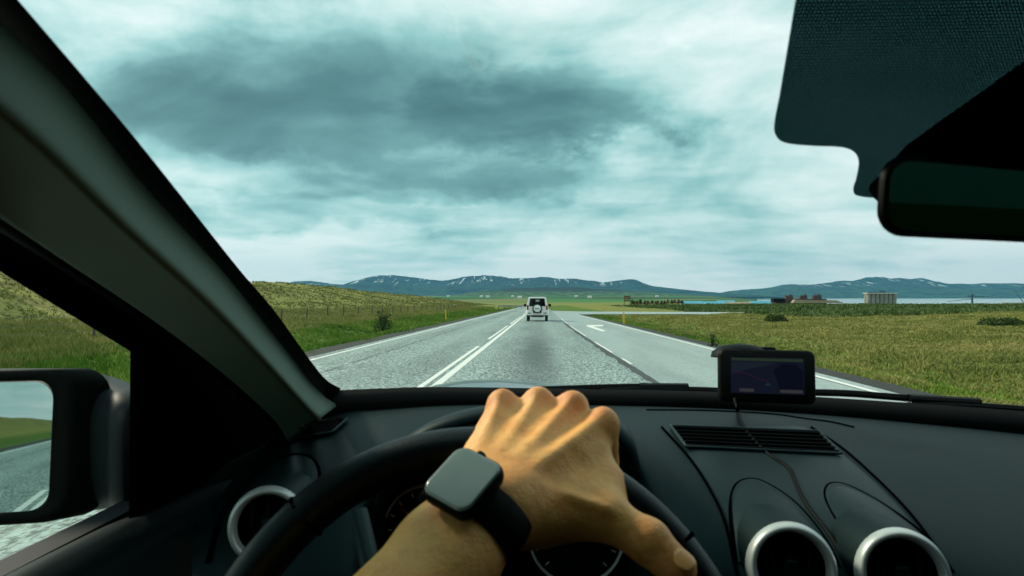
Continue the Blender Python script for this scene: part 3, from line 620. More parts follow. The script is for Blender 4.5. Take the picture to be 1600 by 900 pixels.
# dotted print round the mirror base
fm = bpy.data.materials.new('dotted_print'); fm.use_nodes = True; t = NT(fm.node_tree); t.t.nodes.clear()
co = t.n('ShaderNodeTexCoord').outputs['Object']; s_ = t.n('ShaderNodeSeparateXYZ', {0: co})
fx = t.m('SUBTRACT', t.m('FRACT', t.m('MULTIPLY', s_.outputs[0], 560)), .5); fy = t.m('SUBTRACT', t.m('FRACT', t.m('MULTIPLY', s_.outputs[1], 510)), .5)
rr = t.m('SQRT', t.m('ADD', t.m('MULTIPLY', fx, fx), t.m('MULTIPLY', fy, fy)))
hole = t.m('MULTIPLY', t.m('LESS_THAN', rr, .125), 1.0)
pb = t.n('ShaderNodeBsdfPrincipled', {'Base Color': (.002, .004, .0045, 1), 'Roughness': .8, 'Specular IOR Level': .05}); tr = t.n('ShaderNodeBsdfTransparent', {0: (.20, .50, .52, 1)})
t.t.links.new(t.n('ShaderNodeMixShader', {0: hole, 1: pb.outputs[0], 2: tr.outputs[0]}).outputs[0], t.n('ShaderNodeOutputMaterial').inputs[0])
fr_ = [(1240, -60), (1236, 0), (1220, 100)]+[(p.x, p.y) for p in resample([(1212, 150, 0), (1205, 188, 0), (1206, 208, 0), (1220, 221, 0), (1260, 226, 0), (1306, 228, 0), (1327, 235, 0), (1335, 250, 0), (1332, 274, 0), (1327, 294, 0), (1336, 304, 0), (1380, 308, 0)], 44)]+[(1700, 330), (1900, 300), (1900, -60)]
part(MB().add([glass_plane(*p)-Vector((0, .006, .002)) for p in fr_], [tuple(range(len(fr_)))]), 'dotted_print', fm, parent=ws)
# mirror base cover and rear-view mirror
hs = [(1339, 287), (1352, 272), (1400, 218), (1600, 72), (1900, -120), (1900, 330), (1500, 320), (1345, 300)]
part(MB().prism([glass_plane(*p)-Vector((0, .012, .004)) for p in hs], (0, -.02, -.012)), 'sensor_cover', M['deep'], bevel=.004)
rv = hold('rear_view_mirror')
def rrect(w, h, r, n=6):
    out = []
    for cx, cy, a0 in ((w/2-r, h/2-r, 0), (-w/2+r, h/2-r, 90), (-w/2+r, -h/2+r, 180), (w/2-r, -h/2+r, 270)):
        for k in range(n+1): a = math.radians(a0+90*k/n); out.append((cx+r*math.cos(a), cy+r*math.sin(a)))
    return out
mc = R(1372, 304, .375); mx = Vector((.94, .33, -.012)).normalized(); mn = Vector((-.33, -.94, -.06)).normalized(); mz = mx.cross(mn)*-1
if mz.z < 0: mz = -mz
mc = mc+mx*.125
def onp(c, ax, az, pts, off): return [c+ax*p[0]+az*p[1]+off for p in pts]
mh = .056
part(MB().grid([onp(mc, mx, mz, rrect(.20, mh*.6, .012), -mn*.030), onp(mc, mx, mz, rrect(.244, mh*.92, .018), -mn*.018), onp(mc, mx, mz, rrect(.250, mh, .018), mn*0), onp(mc, mx, mz, rrect(.243, mh-.006, .016), mn*.004)], True), 'housing', M['black'], rv, smooth=True)
q = MB(); pts = onp(mc, mx, mz, rrect(.236, mh-.008, .014), mn*.0035); q.add(pts, [tuple(range(len(pts)))]); part(q, 'mirror_glass', M['mirror2'], rv)
part(MB().tube([mc-mn*.02, mc-mn*.03+Vector((0, .02, .04)), mc+Vector((0, .05, .075))], [.012, .01, .014], 10), 'stalk', M['black'], rv)

# A-pillar trim
In = resample([glass_plane(*p)-Vector((-.004, .012, 0)) for p in [(-90, -62)]+edgeT], 28)
Out = resample([R(-60, 296, .40), R(0, 336, .46), R(92, 398, .545), R(249, 504, .70), R(355, 586, .83), R(430, 655, .93), R(452, 690, .97)], 28)
rows = []
for i in range(28):
    I, O = In[i], Out[i]; rows.append([])
    for k in range(32):
        f = min(k/30, 1); p = I.lerp(O, f); g_ = min(1, f/.36); bul = .24*(g_*g_*(3-2*g_)*.6+g_*.4) - .10*max(0, f-.36)
        if k == 31: bul = -.01
        p = p+(Vector((0, 0, EYE))-p)*bul; rows[-1].append(p)
part(MB().grid(rows), 'pillar_trim', M['pillar'], smooth=True, solid=.003)
part(MB().tube([p+Vector((-.004, -.002, .0)) for p in Out], .007, 8), 'pillar_seal', M['rubber'], smooth=True)
# left door
XD = -.42
dr = hold('door')
def yz(px, py, X=XD): d = ray(px, py); tt = X/d.x; return (d.y*tt, EYE+d.z*tt)
w1 = yz(0, 415); w2 = yz(215, 549); s1 = yz(215, 792); s0 = yz(0, 868)
fp = [(1.10, s1[1]-.03), (w2[0], s1[1]-.03), w2, w1, (.15, w1[1]+.17), (.15, w1[1]+.24), (w1[0], w1[1]+.075), (1.10, EYE-.06)]
part(MB().prism([(XD, y, z) for y, z in fp], (-.008, 0, 0)), 'window_frame', M['deep'], dr)
dz = s1[1]
pr = [(XD-.06, -.03), (XD-.03, -.016), (XD+.015, -.004), (XD+.035, -.03), (XD+.05, -.12), (XD+.04, -.5), (XD+.04, -.8)]
part(MB().grid([[(x+.055*sst(y, .62, 1.0), y, dz+zz-.03*float(sst(y, .75, 1.2))*0+.0) for x, zz in pr] for y in np.linspace(-1.0, 1.08, 22)]), 'door_panel', mat('door_vinyl', (.0014, .0042, .0054), .5, spec=.09, tint=(.5, .9, 1), bump=(900, .2, .001)), dr, smooth=True)
part(MB().box((XD-.055, 0, dz-.42), (.03, 2.2, .80)), 'outer_skin', M['paintd'], dr)
q = MB(); q.add([(XD-.03, -1, dz), (XD-.03, w2[0], dz), (XD-.03, w2[0], w2[1]), (XD-.03, w1[0], w1[1]), (XD-.03, .15, w1[1]+.17), (XD-.03, -1, w1[1]+.17)], [(0, 1, 2, 3, 4, 5)]); part(q, 'window_pane', M['sideglass'], dr)
# door mirror
sm = hold('side_mirror')
gc = R(80, 695, .80); gr_ = Vector((-.16, -.985, -.015)).normalized()
dv = Vector((gc.x-.09, gc.y, gc.z-EYE)).normalized(); nn = (gr_-dv).normalized()
ax = Vector((0, 0, 1)).cross(nn).normalized(); az = nn.cross(ax)
if ax.x < 0: ax = -ax
GW, GH = .19, .152; c = gc-ax*(GW/2)
sh = lambda w, h, r, off: onp(c+ax*.012, ax, az, rrect(w, h, r), off)
q = MB(); pts = onp(c, ax, az, rrect(GW, GH, .022), nn*.001); q.add(pts, [tuple(range(len(pts)))]); part(q, 'mirror_glass', M['mirror'], sm)
part(MB().grid([sh(GW+.002-.024, GH+.002, .022, -nn*.004), onp(c, ax, az, rrect(GW+.006, GH+.006, .024), nn*.006), onp(c+ax*.01, ax, az, rrect(GW+.035, GH+.028, .03), nn*.004), onp(c+ax*.025, ax, az, rrect(GW+.06, GH+.030, .034), -nn*.025)], True), 'bezel', M['black'], sm, smooth=True)
rows = []
for px, yt, yb, Yc, dp in [(-260, 640, 760, .88, .01), (-235, 600, 790, .89, .04), (-150, 580, 804, .90, .06), (0, 577, 806, .91, .065), (80, 577, 803, .91, .068), (130, 583, 796, .90, .062), (170, 594, 790, .88, .055), (200, 608, 786, .85, .046), (222, 622, 784, .81, .04)]:
    T_, B_ = R(px, yt, Yc), R(px, yb, Yc); cc = (T_+B_)/2; hh = (T_-B_)/2; sq = lambda x_: math.copysign(abs(x_)**.62, x_)
    rows.append([cc+hh*sq(math.sin(a_))+Vector((0, dp*sq(math.cos(a_)), 0)) for a_ in np.linspace(0, 2*math.pi, 33)[:-1]])
q = MB().grid(rows, True); q.f.append(tuple(range(32))[::-1]); q.f.append(tuple(8*32+k for k in range(32))); part(q, 'housing', M['paintd'], sm, smooth=True)
# cabin shell behind the view
sh_ = hold('cabin_shell')
rz_ = hl[0].z+.012
part(MB().grid([[(x, y, rz_+.035*math.sin(math.pi*(x+.5)/1.7)+.03*math.sin(math.pi*min(1, max(0, (.4-y)/2.3)))) for x in np.linspace(-.47, 1.17, 10)] for y in np.linspace(lt.y+.02, -1.9, 10)]), 'headliner', M['liner'], sh_, smooth=True, solid=.03)
part(MB().box((.36, -1.0, .30), (1.7, 4.2, .06)), 'floor_pan', M['seatcl'], sh_)
part(MB().box((.36, -1.95, .85), (1.7, .08, 1.1)), 'tailgate', M['liner'], sh_)
q = MB(); q.add([(-.4, -1.93, 1.40), (1.1, -1.93, 1.40), (1.05, -1.9, 1.68), (-.35, -1.9, 1.68)], [(0, 1, 2, 3)]); part(q, 'rear_pane', M['tint'], sh_)
part(MB().box((1.17, -.4, .85), (.07, 3.0, 1.05)), 'right_door', M['liner'], sh_)
q = MB(); q.add([(1.17, -1.9, 1.37), (1.17, .8, 1.37), (1.15, .35, 1.66), (1.15, -1.9, 1.66)], [(0, 1, 2, 3)]); part(q, 'right_pane', M['tint'], sh_)
part(MB().tube([(1.06, 1.0, EYE-.2), (1.05, .93, EYE-.12), (1.06, .6, EYE+.08), (1.07, .25, rz_), (1.08, .0, rz_+.02)], [.06, .06, .055, .05, .05], 14), 'right_pillar', M['pillar'], sh_, smooth=True)
for x in (-.44, 1.15): part(MB().box((x, -.38, 1.5), (.05, .52, .44)), 'widened_door_pillar', M['liner'], sh_)  # out of view, made extra wide to keep side light off the front trim
part(MB().box((XD-.04, -1.4, 1.0), (.06, 1.2, 1.36)), 'rear_quarter', M['liner'], sh_)
for x in (0, .72):
    part(MB().box((x, -.42, .95), (.5, .16, .75), Matrix.Rotation(-.2, 3, 'X'), .85), 'seat_back', M['seatcl'], sh_, bevel=.04); part(MB().box((x, -.30, 1.46), (.30, .10, .24)), 'headrest', M['seatcl'], sh_, bevel=.03)
part(MB().box((.36, -1.4, .9), (1.4, .2, .7)), 'rear_bench', M['seatcl'], sh_, bevel=.05)
# bonnet, seen over the cowl
hb = MB(); rows = []
for y in np.linspace(1.10, 2.2, 12):
    rows.append([])
    for x in np.linspace(-.42, 1.14, 24):
        f = (y-1.1)/1.1; zz = EYE-.132-.010*f-.16*f*f - .10*((x-.36)/.78)**4+.016*math.exp(-((x+.20)/.16)**2)*math.sin(math.pi*min(1, f*1.2+.2)); rows[-1].append((x, y, zz-.020-.045*float(sst(x, -.12, .35))))
part(hb.grid(rows), 'bonnet', M['paint'], smooth=True)
# wipers
def wiper(pts, Y, r): 
    P = resample([R(px, py, Y) for px, py in pts], 14); return P
for blade, arm in (([(1262, 613), (1330, 615), (1420, 622), (1530, 628)], [(1330, 640), (1420, 634), (1500, 633), (1600, 639), (1750, 652)]), ([(845, 609), (930, 606), (1000, 604.5), (1075, 605)], [(940, 612), (1010, 609), (1080, 609), (1150, 612), (1240, 619)])):
    wp = hold('wiper'); part(MB().tube(wiper(blade, 1.11, .006), .006, 6, flat=1.0), 'blade', M['rubber'], wp); part(MB().tube(wiper(arm, 1.10, .006), .0055, 6), 'arm', M['black'], wp)
    e_ = R(*blade[-1], 1.105); part(MB().tube([R(blade[-2][0], blade[-2][1], 1.105), e_], .009, 8, flat=.7), 'blade_cap', M['black'], wp)

# dashboard
cols = [(300, 0), (400, 0), (520, 0), (575, 0), (600, 1), (700, 1), (800, 1), (900, 1), (985, 1), (1012, 0), (1110, 0), (1210, 0), (1310, 0), (1450, 0), (1600, 0), (1800, 0), (2050, 0)]
def I(px, xs_, ys_): return float(np.interp(px, xs_, ys_))
rows = [[] for _ in range(8)]
for px, rec in cols:
    y0 = I(px, [300, 400, 520, 700, 900, 1100, 1300, 1600, 1900], [745, 690, 634, 622, 622, 626, 637, 664, 700]); Y0 = I(px, [300, 400, 520, 700, 900, 1100, 1300, 1600, 1900], [.90, .94, .97, 1.03, 1.05, 1.05, 1.03, .96, .91])
    y1 = I(px, [300, 400, 520, 700, 900, 1100, 1300, 1600, 1900], [765, 715, 662, 656, 660, 666, 682, 722, 780]); Y1 = I(px, [300, 400, 520, 900, 1300, 1600, 1900], [.83, .86, .89, .89, .88, .83, .79])
    y2 = I(px, [300, 520, 700, 900, 1100, 1300, 1600, 1900], [830, 735, 705, 715, 738, 768, 830, 920]); Y2 = I(px, [300, 520, 900, 1300, 1600, 1900], [.72, .76, .77, .74, .69, .65])
    y3 = I(px, [300, 520, 900, 1300, 1600, 1900], [930, 890, 890, 895, 960, 1060]); Y3 = I(px, [300, 520, 900, 1300, 1600, 1900], [.63, .645, .65, .63, .60, .57])
    A0 = R(px, y0, Y0+.02); A0.z -= .03
    if rec:
        L_ = [A0, R(px, y0, Y0), R(px, y1, Y1), R(px, 688, .80), R(px, 705, .80), R(px, 722, .87), R(px, 960, .86), R(px, 1300, .80)]
    else:
        L_ = [A0, R(px, y0, Y0), R(px, y1, Y1), R(px, y2, Y2), R(px, (y2+y3)/2-14, (Y2+Y3)/2), R(px, y3, Y3), R(px, y3+190, Y3-.03), R(px, y3+560, Y3)]
    for k in range(8): rows[k].append(L_[k])
dsh = part(MB().grid(rows), 'dashboard', M['dash'], smooth=True, subd=3)
bpy.context.view_layer.update()
dg = bpy.context.evaluated_depsgraph_get(); em = dsh.evaluated_get(dg).to_mesh(); mw = dsh.matrix_world
bvh = BVHTree.FromPolygons([mw @ v.co for v in em.vertices], [tuple(p.vertices) for p in em.polygons])
def D(px, py, lift=.0):                # the dashboard surface seen there, lifted along its normal
    d = ray(px, py).normalized(); h, n_, _, _ = bvh.ray_cast(Vector((0, 0, EYE)), d)
    if h is None: return R(px, py, .7)
    if n_.dot(d) > 0: n_ = -n_
    return h+n_*lift
def drape(pts, n=30, lift=.001): 
    q = resample([Vector((a, b, 0)) for a, b in pts], n); return [D(p.x, p.y, lift) for p in q]
for pts, rr_ in [([(1034, 668), (1080, 720), (1112, 770), (1134, 820), (1152, 900)], .0016), ([(1268, 668), (1330, 712), (1420, 800), (1490, 895)], .0016), ([(1010, 641), (1100, 642), (1200, 647), (1262, 655), (1300, 660), (1335, 668)], .0014), ([(425, 690), (400, 740), (350, 800), (325, 880)], .003)]:
    part(MB().tube(drape(pts, 40, .0004), rr_, 6), 'panel_gap', M['deep'], dsh)
# centre console skin, a little proud of the dash
Lc = resample([Vector((a, b, 0)) for a, b in [(1042, 672), (1085, 722), (1118, 772), (1140, 822), (1160, 905)]], 16); Rc = resample([Vector((a, b, 0)) for a, b in [(1258, 668), (1322, 714), (1412, 800), (1480, 895), (1500, 920)]], 16)
part(MB().grid([[D(a.x+(b.x-a.x)*k/14, a.y+(b.y-a.y)*k/14, .0025*(1 if 0 < k < 14 else .1)) for k in range(15)] for a, b in zip(Lc, Rc)]), 'console_panel', M['dash2'], dsh, smooth=True)
def grille(name, quad, ns, m_, frame=True, alongx=True, lift=.004):
    g = hold(name); q0 = [Vector((a, b, 0)) for a, b in quad]
    uvp = lambda u_, v_: (q0[0].lerp(q0[1], u_)).lerp(q0[3].lerp(q0[2], u_), v_)
    def pp(u_, v_, l): a = uvp(u_, v_); return D(a.x, a.y, l)
    part(MB().grid([[pp(i/10, j/4, lift*.9) for i in range(11)] for j in range(5)]), 'recess', M['deep'], g)
    for k in range(ns):
        if alongx: P = [pp(i/12, (k+.5)/ns, lift+.001) for i in range(13)]
        else: P = [pp((k+.5)/ns+.04*(j-2), j/4, lift+.001) for j in range(5)]
        part(MB().tube(P, .0014 if alongx else .0018, 5), 'slat', M['black'], g)
    if frame:
        P = [pp(i/12, 0, lift+.0005) for i in range(13)]+[pp(1, j/6, lift+.0005) for j in range(1, 7)]+[pp(1-i/12, 1, lift+.0005) for i in range(1, 13)]+[pp(0, 1-j/6, lift+.0005) for j in range(1, 7)]
        part(MB().tube(P, .0024, 6, flat=.7), 'frame', m_, g, smooth=True)
    return g
grille('defroster_grille', [(1047, 670), (1278, 679), (1314, 714), (1072, 703)], 6, M['dash2'])
grille('side_defroster', [(436, 694), (470, 666), (543, 659), (520, 680)], 7, M['dash2'], alongx=False)
def vent(cx, cy, rpx, Y, back, label=None, lean=(0, 0, 0)):
    g = hold('air_vent'); c_ = R(cx, cy, Y); r = rpx/FPX*Y; axv = (Vector((0, 0, EYE))-c_).normalized()*.45+Vector((0, -1, .12)).normalized()*.55+Vector(lean); axv.normalize()
    part(MB().lathe(c_, axv, [(r*.76, -.006), (r*.80, .004), (r*.86, .008), (r*.95, .005), (r, -.004), (r*1.01, -.014), (r*.98, -.03)], 56), 'ring', M['silver'], g, smooth=True)
    part(MB().lathe(c_, axv, [(r*.82, .002), (r*.78, -.02), (r*.6, -.035), (0.001, -.04)], 40), 'bowl', M['deep'], g, smooth=True)
    upv = Vector((0, 0, 1)); sx = upv.cross(axv).normalized(); uz = axv.cross(sx)
    for k in (-.4, 0, .4):
        hh = r*.75*math.sqrt(1-k*k); part(MB().tube([c_+sx*k*r-uz*hh-axv*.01, c_+sx*k*r-axv*.004, c_+sx*k*r+uz*hh-axv*.01], .0022, 6), 'vane', M['black'], g)
    part(MB().box(c_-axv*.003, (r*.3, .006, r*.34)), 'tab', M['dash'], g, bevel=.002)
    # rounded cowl running back into the dash
    rows_ = []; nn_ = 36
    for k in range(10):
        f = k/9; cc = c_-axv*.012*(1-f)+Vector((0, 1, 0.0))*(back*f); rad = r*(1.0-.16*f**1.8)
        rows_.append([cc+Vector((math.cos(2*math.pi*i/nn_)*rad, 0, math.sin(2*math.pi*i/nn_)*rad)) for i in range(nn_)])
    part(MB().grid(rows_, True), 'cowl', M['dash'], g, smooth=True)
vent(1238, 887, 66, .618, .08); vent(1412, 897, 66, .603, .08); vent(417, 821, 60, .675, .08, lean=(.1, 0, 0))
for pts in ([(1150, 880), (1141, 800), (1146, 765), (1165, 751), (1195, 756), (1245, 790), (1290, 845), (1312, 890)], [(1330, 850), (1300, 805), (1288, 775), (1297, 758), (1325, 761), (1380, 790), (1440, 835), (1480, 885)], [(362, 800), (385, 763), (412, 733), (445, 714), (480, 713), (497, 730), (500, 760)]):
    part(MB().tube(drape(pts, 40, .001), .0020, 6), 'panel_gap', M['deep'], dsh)
    loop = resample([Vector((a, b, 0)) for a, b in pts], 40); cen = (loop[0]+loop[-1])/2; rows_ = []
    for k in range(9):
        f = 1-k/8; rows_.append([D(cen.x+(p.x-cen.x)*f, cen.y+(p.y-cen.y)*f, .001+.013*(1-f**2.2)) for p in loop])
    part(MB().grid(rows_), 'vent_pod', M['dash2'], dsh, smooth=True)
# instrument binnacle
ic = hold('instrument_cluster')
f1 = resample([R(*p, .70) for p in [(585, 790), (600, 735), (650, 690), (705, 666), (770, 652), (830, 648), (900, 652), (950, 672), (990, 712), (1010, 790)]], 40)
f2 = resample([R(*p, .92) for p in [(600, 720), (625, 690), (662, 664), (710, 644), (770, 632), (830, 629), (890, 632), (945, 646), (985, 670), (1005, 720)]], 40)
f0 = [p+Vector((0, .012, -.006)) for p in f1]; f3 = [p.lerp(q, .5)+Vector((0, 0, .006)) for p, q in zip(f1, f2)]
part(MB().grid([[p+Vector((0, .12, -.012)) for p in f0], f0, f1, f3, f2]), 'hood', M['dash'], ic, smooth=True)
part(MB().grid([[R(585, y, .845), R(1010, y, .845)] for y in (690, 1000)]), 'panel', M['deep'], ic)
for cx, cy, rp in ((667, 829, 69), (900, 836, 74)):
    c_ = R(cx, cy, .80); r = rp/FPX*.80; axv = Vector((0, -1, .12)).normalized()
    part(MB().lathe(c_, axv, [(r*.955, 0), (r*.97, .006), (r, .006), (r*1.02, -.01)], 60), 'gauge_ring', M['silver'], ic, smooth=True)
    part(MB().lathe(c_, axv, [(r*.96, -.008), (.001, -.008)], 40), 'gauge_face', M['black'], ic)
    for k in range(13):
        a = math.radians(225-270*k/12); dd = Vector((math.cos(a), 0, math.sin(a)))
        part(MB().tube([c_+dd*r*.80, c_+dd*r*.90], .0007, 4), 'tick', M['bwall'], ic)
    a = math.radians(140 if cx < 800 else 95); dd = Vector((math.cos(a), 0, math.sin(a))); part(MB().tube([c_-dd*r*.1, c_+dd*r*.78], [.0016, .0006], 5), 'needle', M['red'], ic)
# steering wheel
stw = hold('steering_wheel')
tp = R(748, 668, .50); RW = .187; upw = Vector((0, .42, .9075)); cw = tp-upw*RW; nw = Vector((0, -.9075, .42)); rm = .0155
def wp_(a, r=RW-rm): return cw+Vector((1, 0, 0))*math.sin(a)*r+upw*math.cos(a)*r
mb = MB(); n1_, n2_ = 120, 18; rows = []
for i in range(n1_):
    a = 2*math.pi*i/n1_; pc = wp_(a); rd = (pc-cw).normalized(); rows.append([pc+rd*rm*math.cos(2*math.pi*k/n2_)+nw*rm*1.12*math.sin(2*math.pi*k/n2_) for k in range(n2_)])
part(mb.grid(rows+[rows[0]], True), 'rim', M['leather'], stw, smooth=True)
for a in (-44, 52, 128, -128):
    a = math.radians(a); pc = wp_(a); tdir = (wp_(a+.01)-wp_(a-.01)).normalized(); part(MB().lathe(pc, tdir, [(rm*1.0, -.002), (rm*1.10, -.0012), (rm*1.10, .0012), (rm*1.0, .002)], 20), 'seam', M['deep'], stw, smooth=True)
part(MB().lathe(cw+nw*-.03, nw, [(.09, 0), (.088, .03), (.07, .05), (.001, .058)], 32), 'hub', M['black'], stw, smooth=True)
for a in (-100, 100, 165, -165):
    a = math.radians(a); part(MB().tube([cw-nw*.01, wp_(a)], [.03, .016], 8, flat=.5), 'spoke', M['black'], stw)
part(MB().tube([cw-nw*.03, cw-nw*.22], [.07, .06], 20), 'column_shroud', M['black'], stw, smooth=True)
part(MB().tube([cw-nw*.06+Vector((-.05, 0, 0)), R(560, 800, .56)], [.010, .008], 8), 'indicator_stalk', M['dash2'], stw, smooth=True)

# ------------------------------------------------------------------ navigation unit
Yg = .93; gcn = R(1197, 588, Yg); s = Yg/FPX; gv = empty('navigation_unit', gcn); tag(gv, 'black portable navigation screen with a map, standing on the dashboard', 'navigator')
gw, gh = 141*s, 81*s; gv.rotation_euler = (-.12, .012, -.12)
q = MB(); q.grid([[(x, .016, z_) for x, z_ in rrect(gw*.9, gh*.86, .008)], [(x, .010, z_) for x, z_ in rrect(gw, gh, .009)], [(x, -.004, z_) for x, z_ in rrect(gw, gh, .009)], [(x, -.007, z_) for x, z_ in rrect(gw-.006, gh-.006, .008)]], True); n = 28
q.f.append(tuple(range(n))[::-1]); q.f.append(tuple(3*n+k for k in range(n))); q.build('case', M['black'], gv, True)
def scr(name, pts, m_, off, parent=None): q = MB(); q.prism([(x*gw, off, z_*gh) for x, z_ in pts], (0, -.0003, 0)); return q.build(name, m_, parent or gv)
sm_ = lambda n_, c_, e_: mat(n_, tuple(x*.15 for x in c_), .3, spec=.2, emit=(c_, e_))
so = scr('screen', [(-.38, -.33), (.38, -.33), (.38, .35), (-.38, .35)], sm_('map_dark', (.012, .016, .035), .14), -.0074)
scr('map_sea', [(.12, -.24), (.37, -.24), (.37, .1), (.30, .22), (.16, .24), (.06, .12), (.10, -.05)], sm_('map_sea', (.006, .007, .022), .14), -.0079, so)
scr('map_land', [(-.37, .02), (-.2, .12), (.0, .2), (.1, .26), (-.37, .26)], sm_('map_land', (.020, .030, .050), .14), -.0079, so)
scr('route', [(-.37, .06), (-.2, .03), (-.1, -.06), (.0, -.1), (.0, -.085), (-.1, -.04), (-.2, .05), (-.37, .085)], sm_('route_purple', (.05, .014, .06), .14), -.0083, so)
scr('top_bar', [(-.37, .28), (.37, .28), (.37, .335), (-.37, .335)], sm_('bar_green', (.012, .02, .012), .5), -.0081, so)
for a, b in ((-.29, -.14), (.13, .36)): scr('button', [(a, -.30), (b, -.30), (b, -.24), (a, -.24)], sm_('button_grey', (.07, .07, .075), .14), -.0083, so)
scr('position_marker', [(-.03, -.18), (.04, -.18), (.005, -.10)], sm_('marker_blue', (.02, .05, .07), .14), -.0085, so)
q = MB().lathe((0, 0, 0), (0, 0, 1), [(.040, 0), (.038, .008), (.026, .016), (.001, .020)], 28); mo = q.build('suction_mount', M['black'], gv, True); mo.location = (-.028, .03, gh/2-.010)
MB().box((.002, .03, gh/2+.001), (.03, .03, .008)).build('mount_lever', M['black'], gv, bevel=.003)
MB().tube([(0, .012, -.01), (-.01, .05, .0), (-.02, .045, gh/2)], .009, 8).build('mount_arm', M['black'], gv)
cb = drape([(1152, 640), (1160, 665), (1172, 685), (1200, 713), (1232, 735), (1246, 765), (1262, 795), (1300, 845), (1330, 900)], 50, .003)
gm = Matrix.LocRotScale(gv.location, gv.rotation_euler, None).inverted()
MB().tube([gm @ p for p in [R(1148, 622, .915), R(1150, 632, .91)]+cb], .0021, 7).build('cable', M['rubber'], gv, True)

# ------------------------------------------------------------------ the driver's arm, one continuous surface
C = R(728, 764, .413)
uu = Vector((.029, -.0184, -.009)).normalized(); vv = Vector((.0202, .022, .0202)).normalized(); nrm = uu.cross(vv).normalized(); uu = vv.cross(nrm).normalized()
Wc = C-nrm*.029
fa = Vector((.5, .7, .5)).normalized(); EL = Wc-fa*.25; SH = EL+Vector((-.07, -.27, -.04))
K = [R(785, 634, .520), R(841, 631, .527), R(894, 638, .522), R(941, 664, .508)]
prims = []                              # (a, b, ra, rb, k)
def cone(a, b, ra, rb, k): prims.append((np.array(a), np.array(b), ra, rb, k))
cone(SH, EL, .050, .040, .02); cone(EL, Wc-fa*.13, .040, .039, .02)
for sgn, rr_ in ((-1, .0205), (1, .0215)):
    cone(EL+uu*sgn*.004, Wc-fa*.13+uu*sgn*.008, .038, .033, .02); cone(Wc-fa*.13+uu*sgn*.009, Wc-fa*.03+uu*sgn*.0105, .031, .0205, .015); cone(Wc-fa*.03+uu*sgn*.0105, Wc+vv*.02+uu*sgn*.011, .0205, rr_-.001, .015)
offs = [-.0185, -.006, .005, .015]; mr_ = [.0135, .0140, .0145, .0145]
md = ((K[1]+K[2])/2-Wc).normalized(); latd = (K[3]-K[0]).normalized(); dn = latd.cross(md).normalized()
if dn.z < 0: dn = -dn
for i in range(4):
    b0 = Wc+vv*.018+uu*offs[i]; cone(b0, K[i]-(K[i]-b0).normalized()*.012-dn*.004, .0165, mr_[i]-.0012, .0125)
    cone(K[i]-dn*.001, K[i]+dn*.0016, .0118, .0112, .006)
    cone(b0+dn*.0135+(K[i]-b0)*.25, K[i]+dn*.0085, [.0018, .0022, .0028, .0030][i], [.0026, .0030, .0034, .0036][i], .007)       # tendon
# fingers over the rim
fl_ = [(.036, .024, .020), (.043, .030, .022), (.046, .031, .022), (.042, .028, .021)]; fr0 = [.0100, .0108, .0112, .0112]
for i in range(4):
    sp_ = (i-1.5)*.03; d1 = Vector((sp_+.04, .62, -.78)).normalized(); d2 = Vector((sp_, -.10, -1)).normalized(); d3 = Vector((sp_, -.80, -.55)).normalized()
    p1 = K[i]+d1*fl_[i][0]; p2 = p1+d2*fl_[i][1]; p3 = p2+d3*fl_[i][2]; r = fr0[i]
    cone(K[i], p1, r*1.08, r, .005); cone(p1, p2, r, r*.92, .003); cone(p2, p3, r*.92, r*.75, .003)
# thumb
cm = R(838, 802, .447); mp = R(945, 806, .450); ip = R(1013, 846, .440); tt_ = R(1058, 890, .430)
cone(Wc+uu*.013+vv*.012, cm, .0195, .0195, .014); cone(cm, mp, .0185, .0140, .014); cone(mp, ip, .0145, .0130, .006); cone(ip, tt_, .0134, .0122, .004)
cone(ip.lerp(mp, .05), ip, .0139, .0139, .004)
cone(R(850, 775, .462), R(930, 735, .490), .0185, .0150, .014); cone(R(900, 790, .458), R(945, 770, .475), .0165, .0135, .014)
cone(mp+Vector((0, 0, .0)), R(950, 760, .478), .0095, .0105, .012)
cone(R(865, 765, .438), R(948, 797, .436), .0020, .0024, .006)               # thumb tendon
carves = []
for i in range(3):
    b0 = Wc+vv*.018+uu*(offs[i]+offs[i+1])/2; k1 = (K[i]+K[i+1])/2
    carves.append((np.array(b0.lerp(k1, .50)+dn*.0215), np.array(b0.lerp(k1, .93)+dn*.0185), .0055, .0085, .007))
carves.append((np.array(R(872, 740, .4405)), np.array(R(912, 712, .4555)), .005, .007, .012))
allp = np.array([p for q in prims for p in (q[0], q[1])]); lo_ = allp.min(0)-.06; hi_ = allp.max(0)+.06
def sdf(P):
    d = np.full(len(P), 1e3)
    for a, b, ra, rb, k in prims:
        ba = b-a; L2 = max(ba@ba, 1e-9); t_ = np.clip(((P-a)@ba)/L2, 0, 1); q = np.linalg.norm(P-a-t_[:, None]*ba, axis=1)-(ra+(rb-ra)*t_)
        h = np.clip(k-np.abs(d-q), 0, None)/k; d = np.minimum(d, q)-h*h*k*.25
    for a, b, ra, rb, k in carves:
        ba = b-a; t_ = np.clip(((P-a)@ba)/(ba@ba), 0, 1); q = -(np.linalg.norm(P-a-t_[:, None]*ba, axis=1)-(ra+(rb-ra)*t_))
        h = np.clip(k-np.abs(d-q), 0, None)/k; d = np.maximum(d, q)+h*h*k*.25
    return d
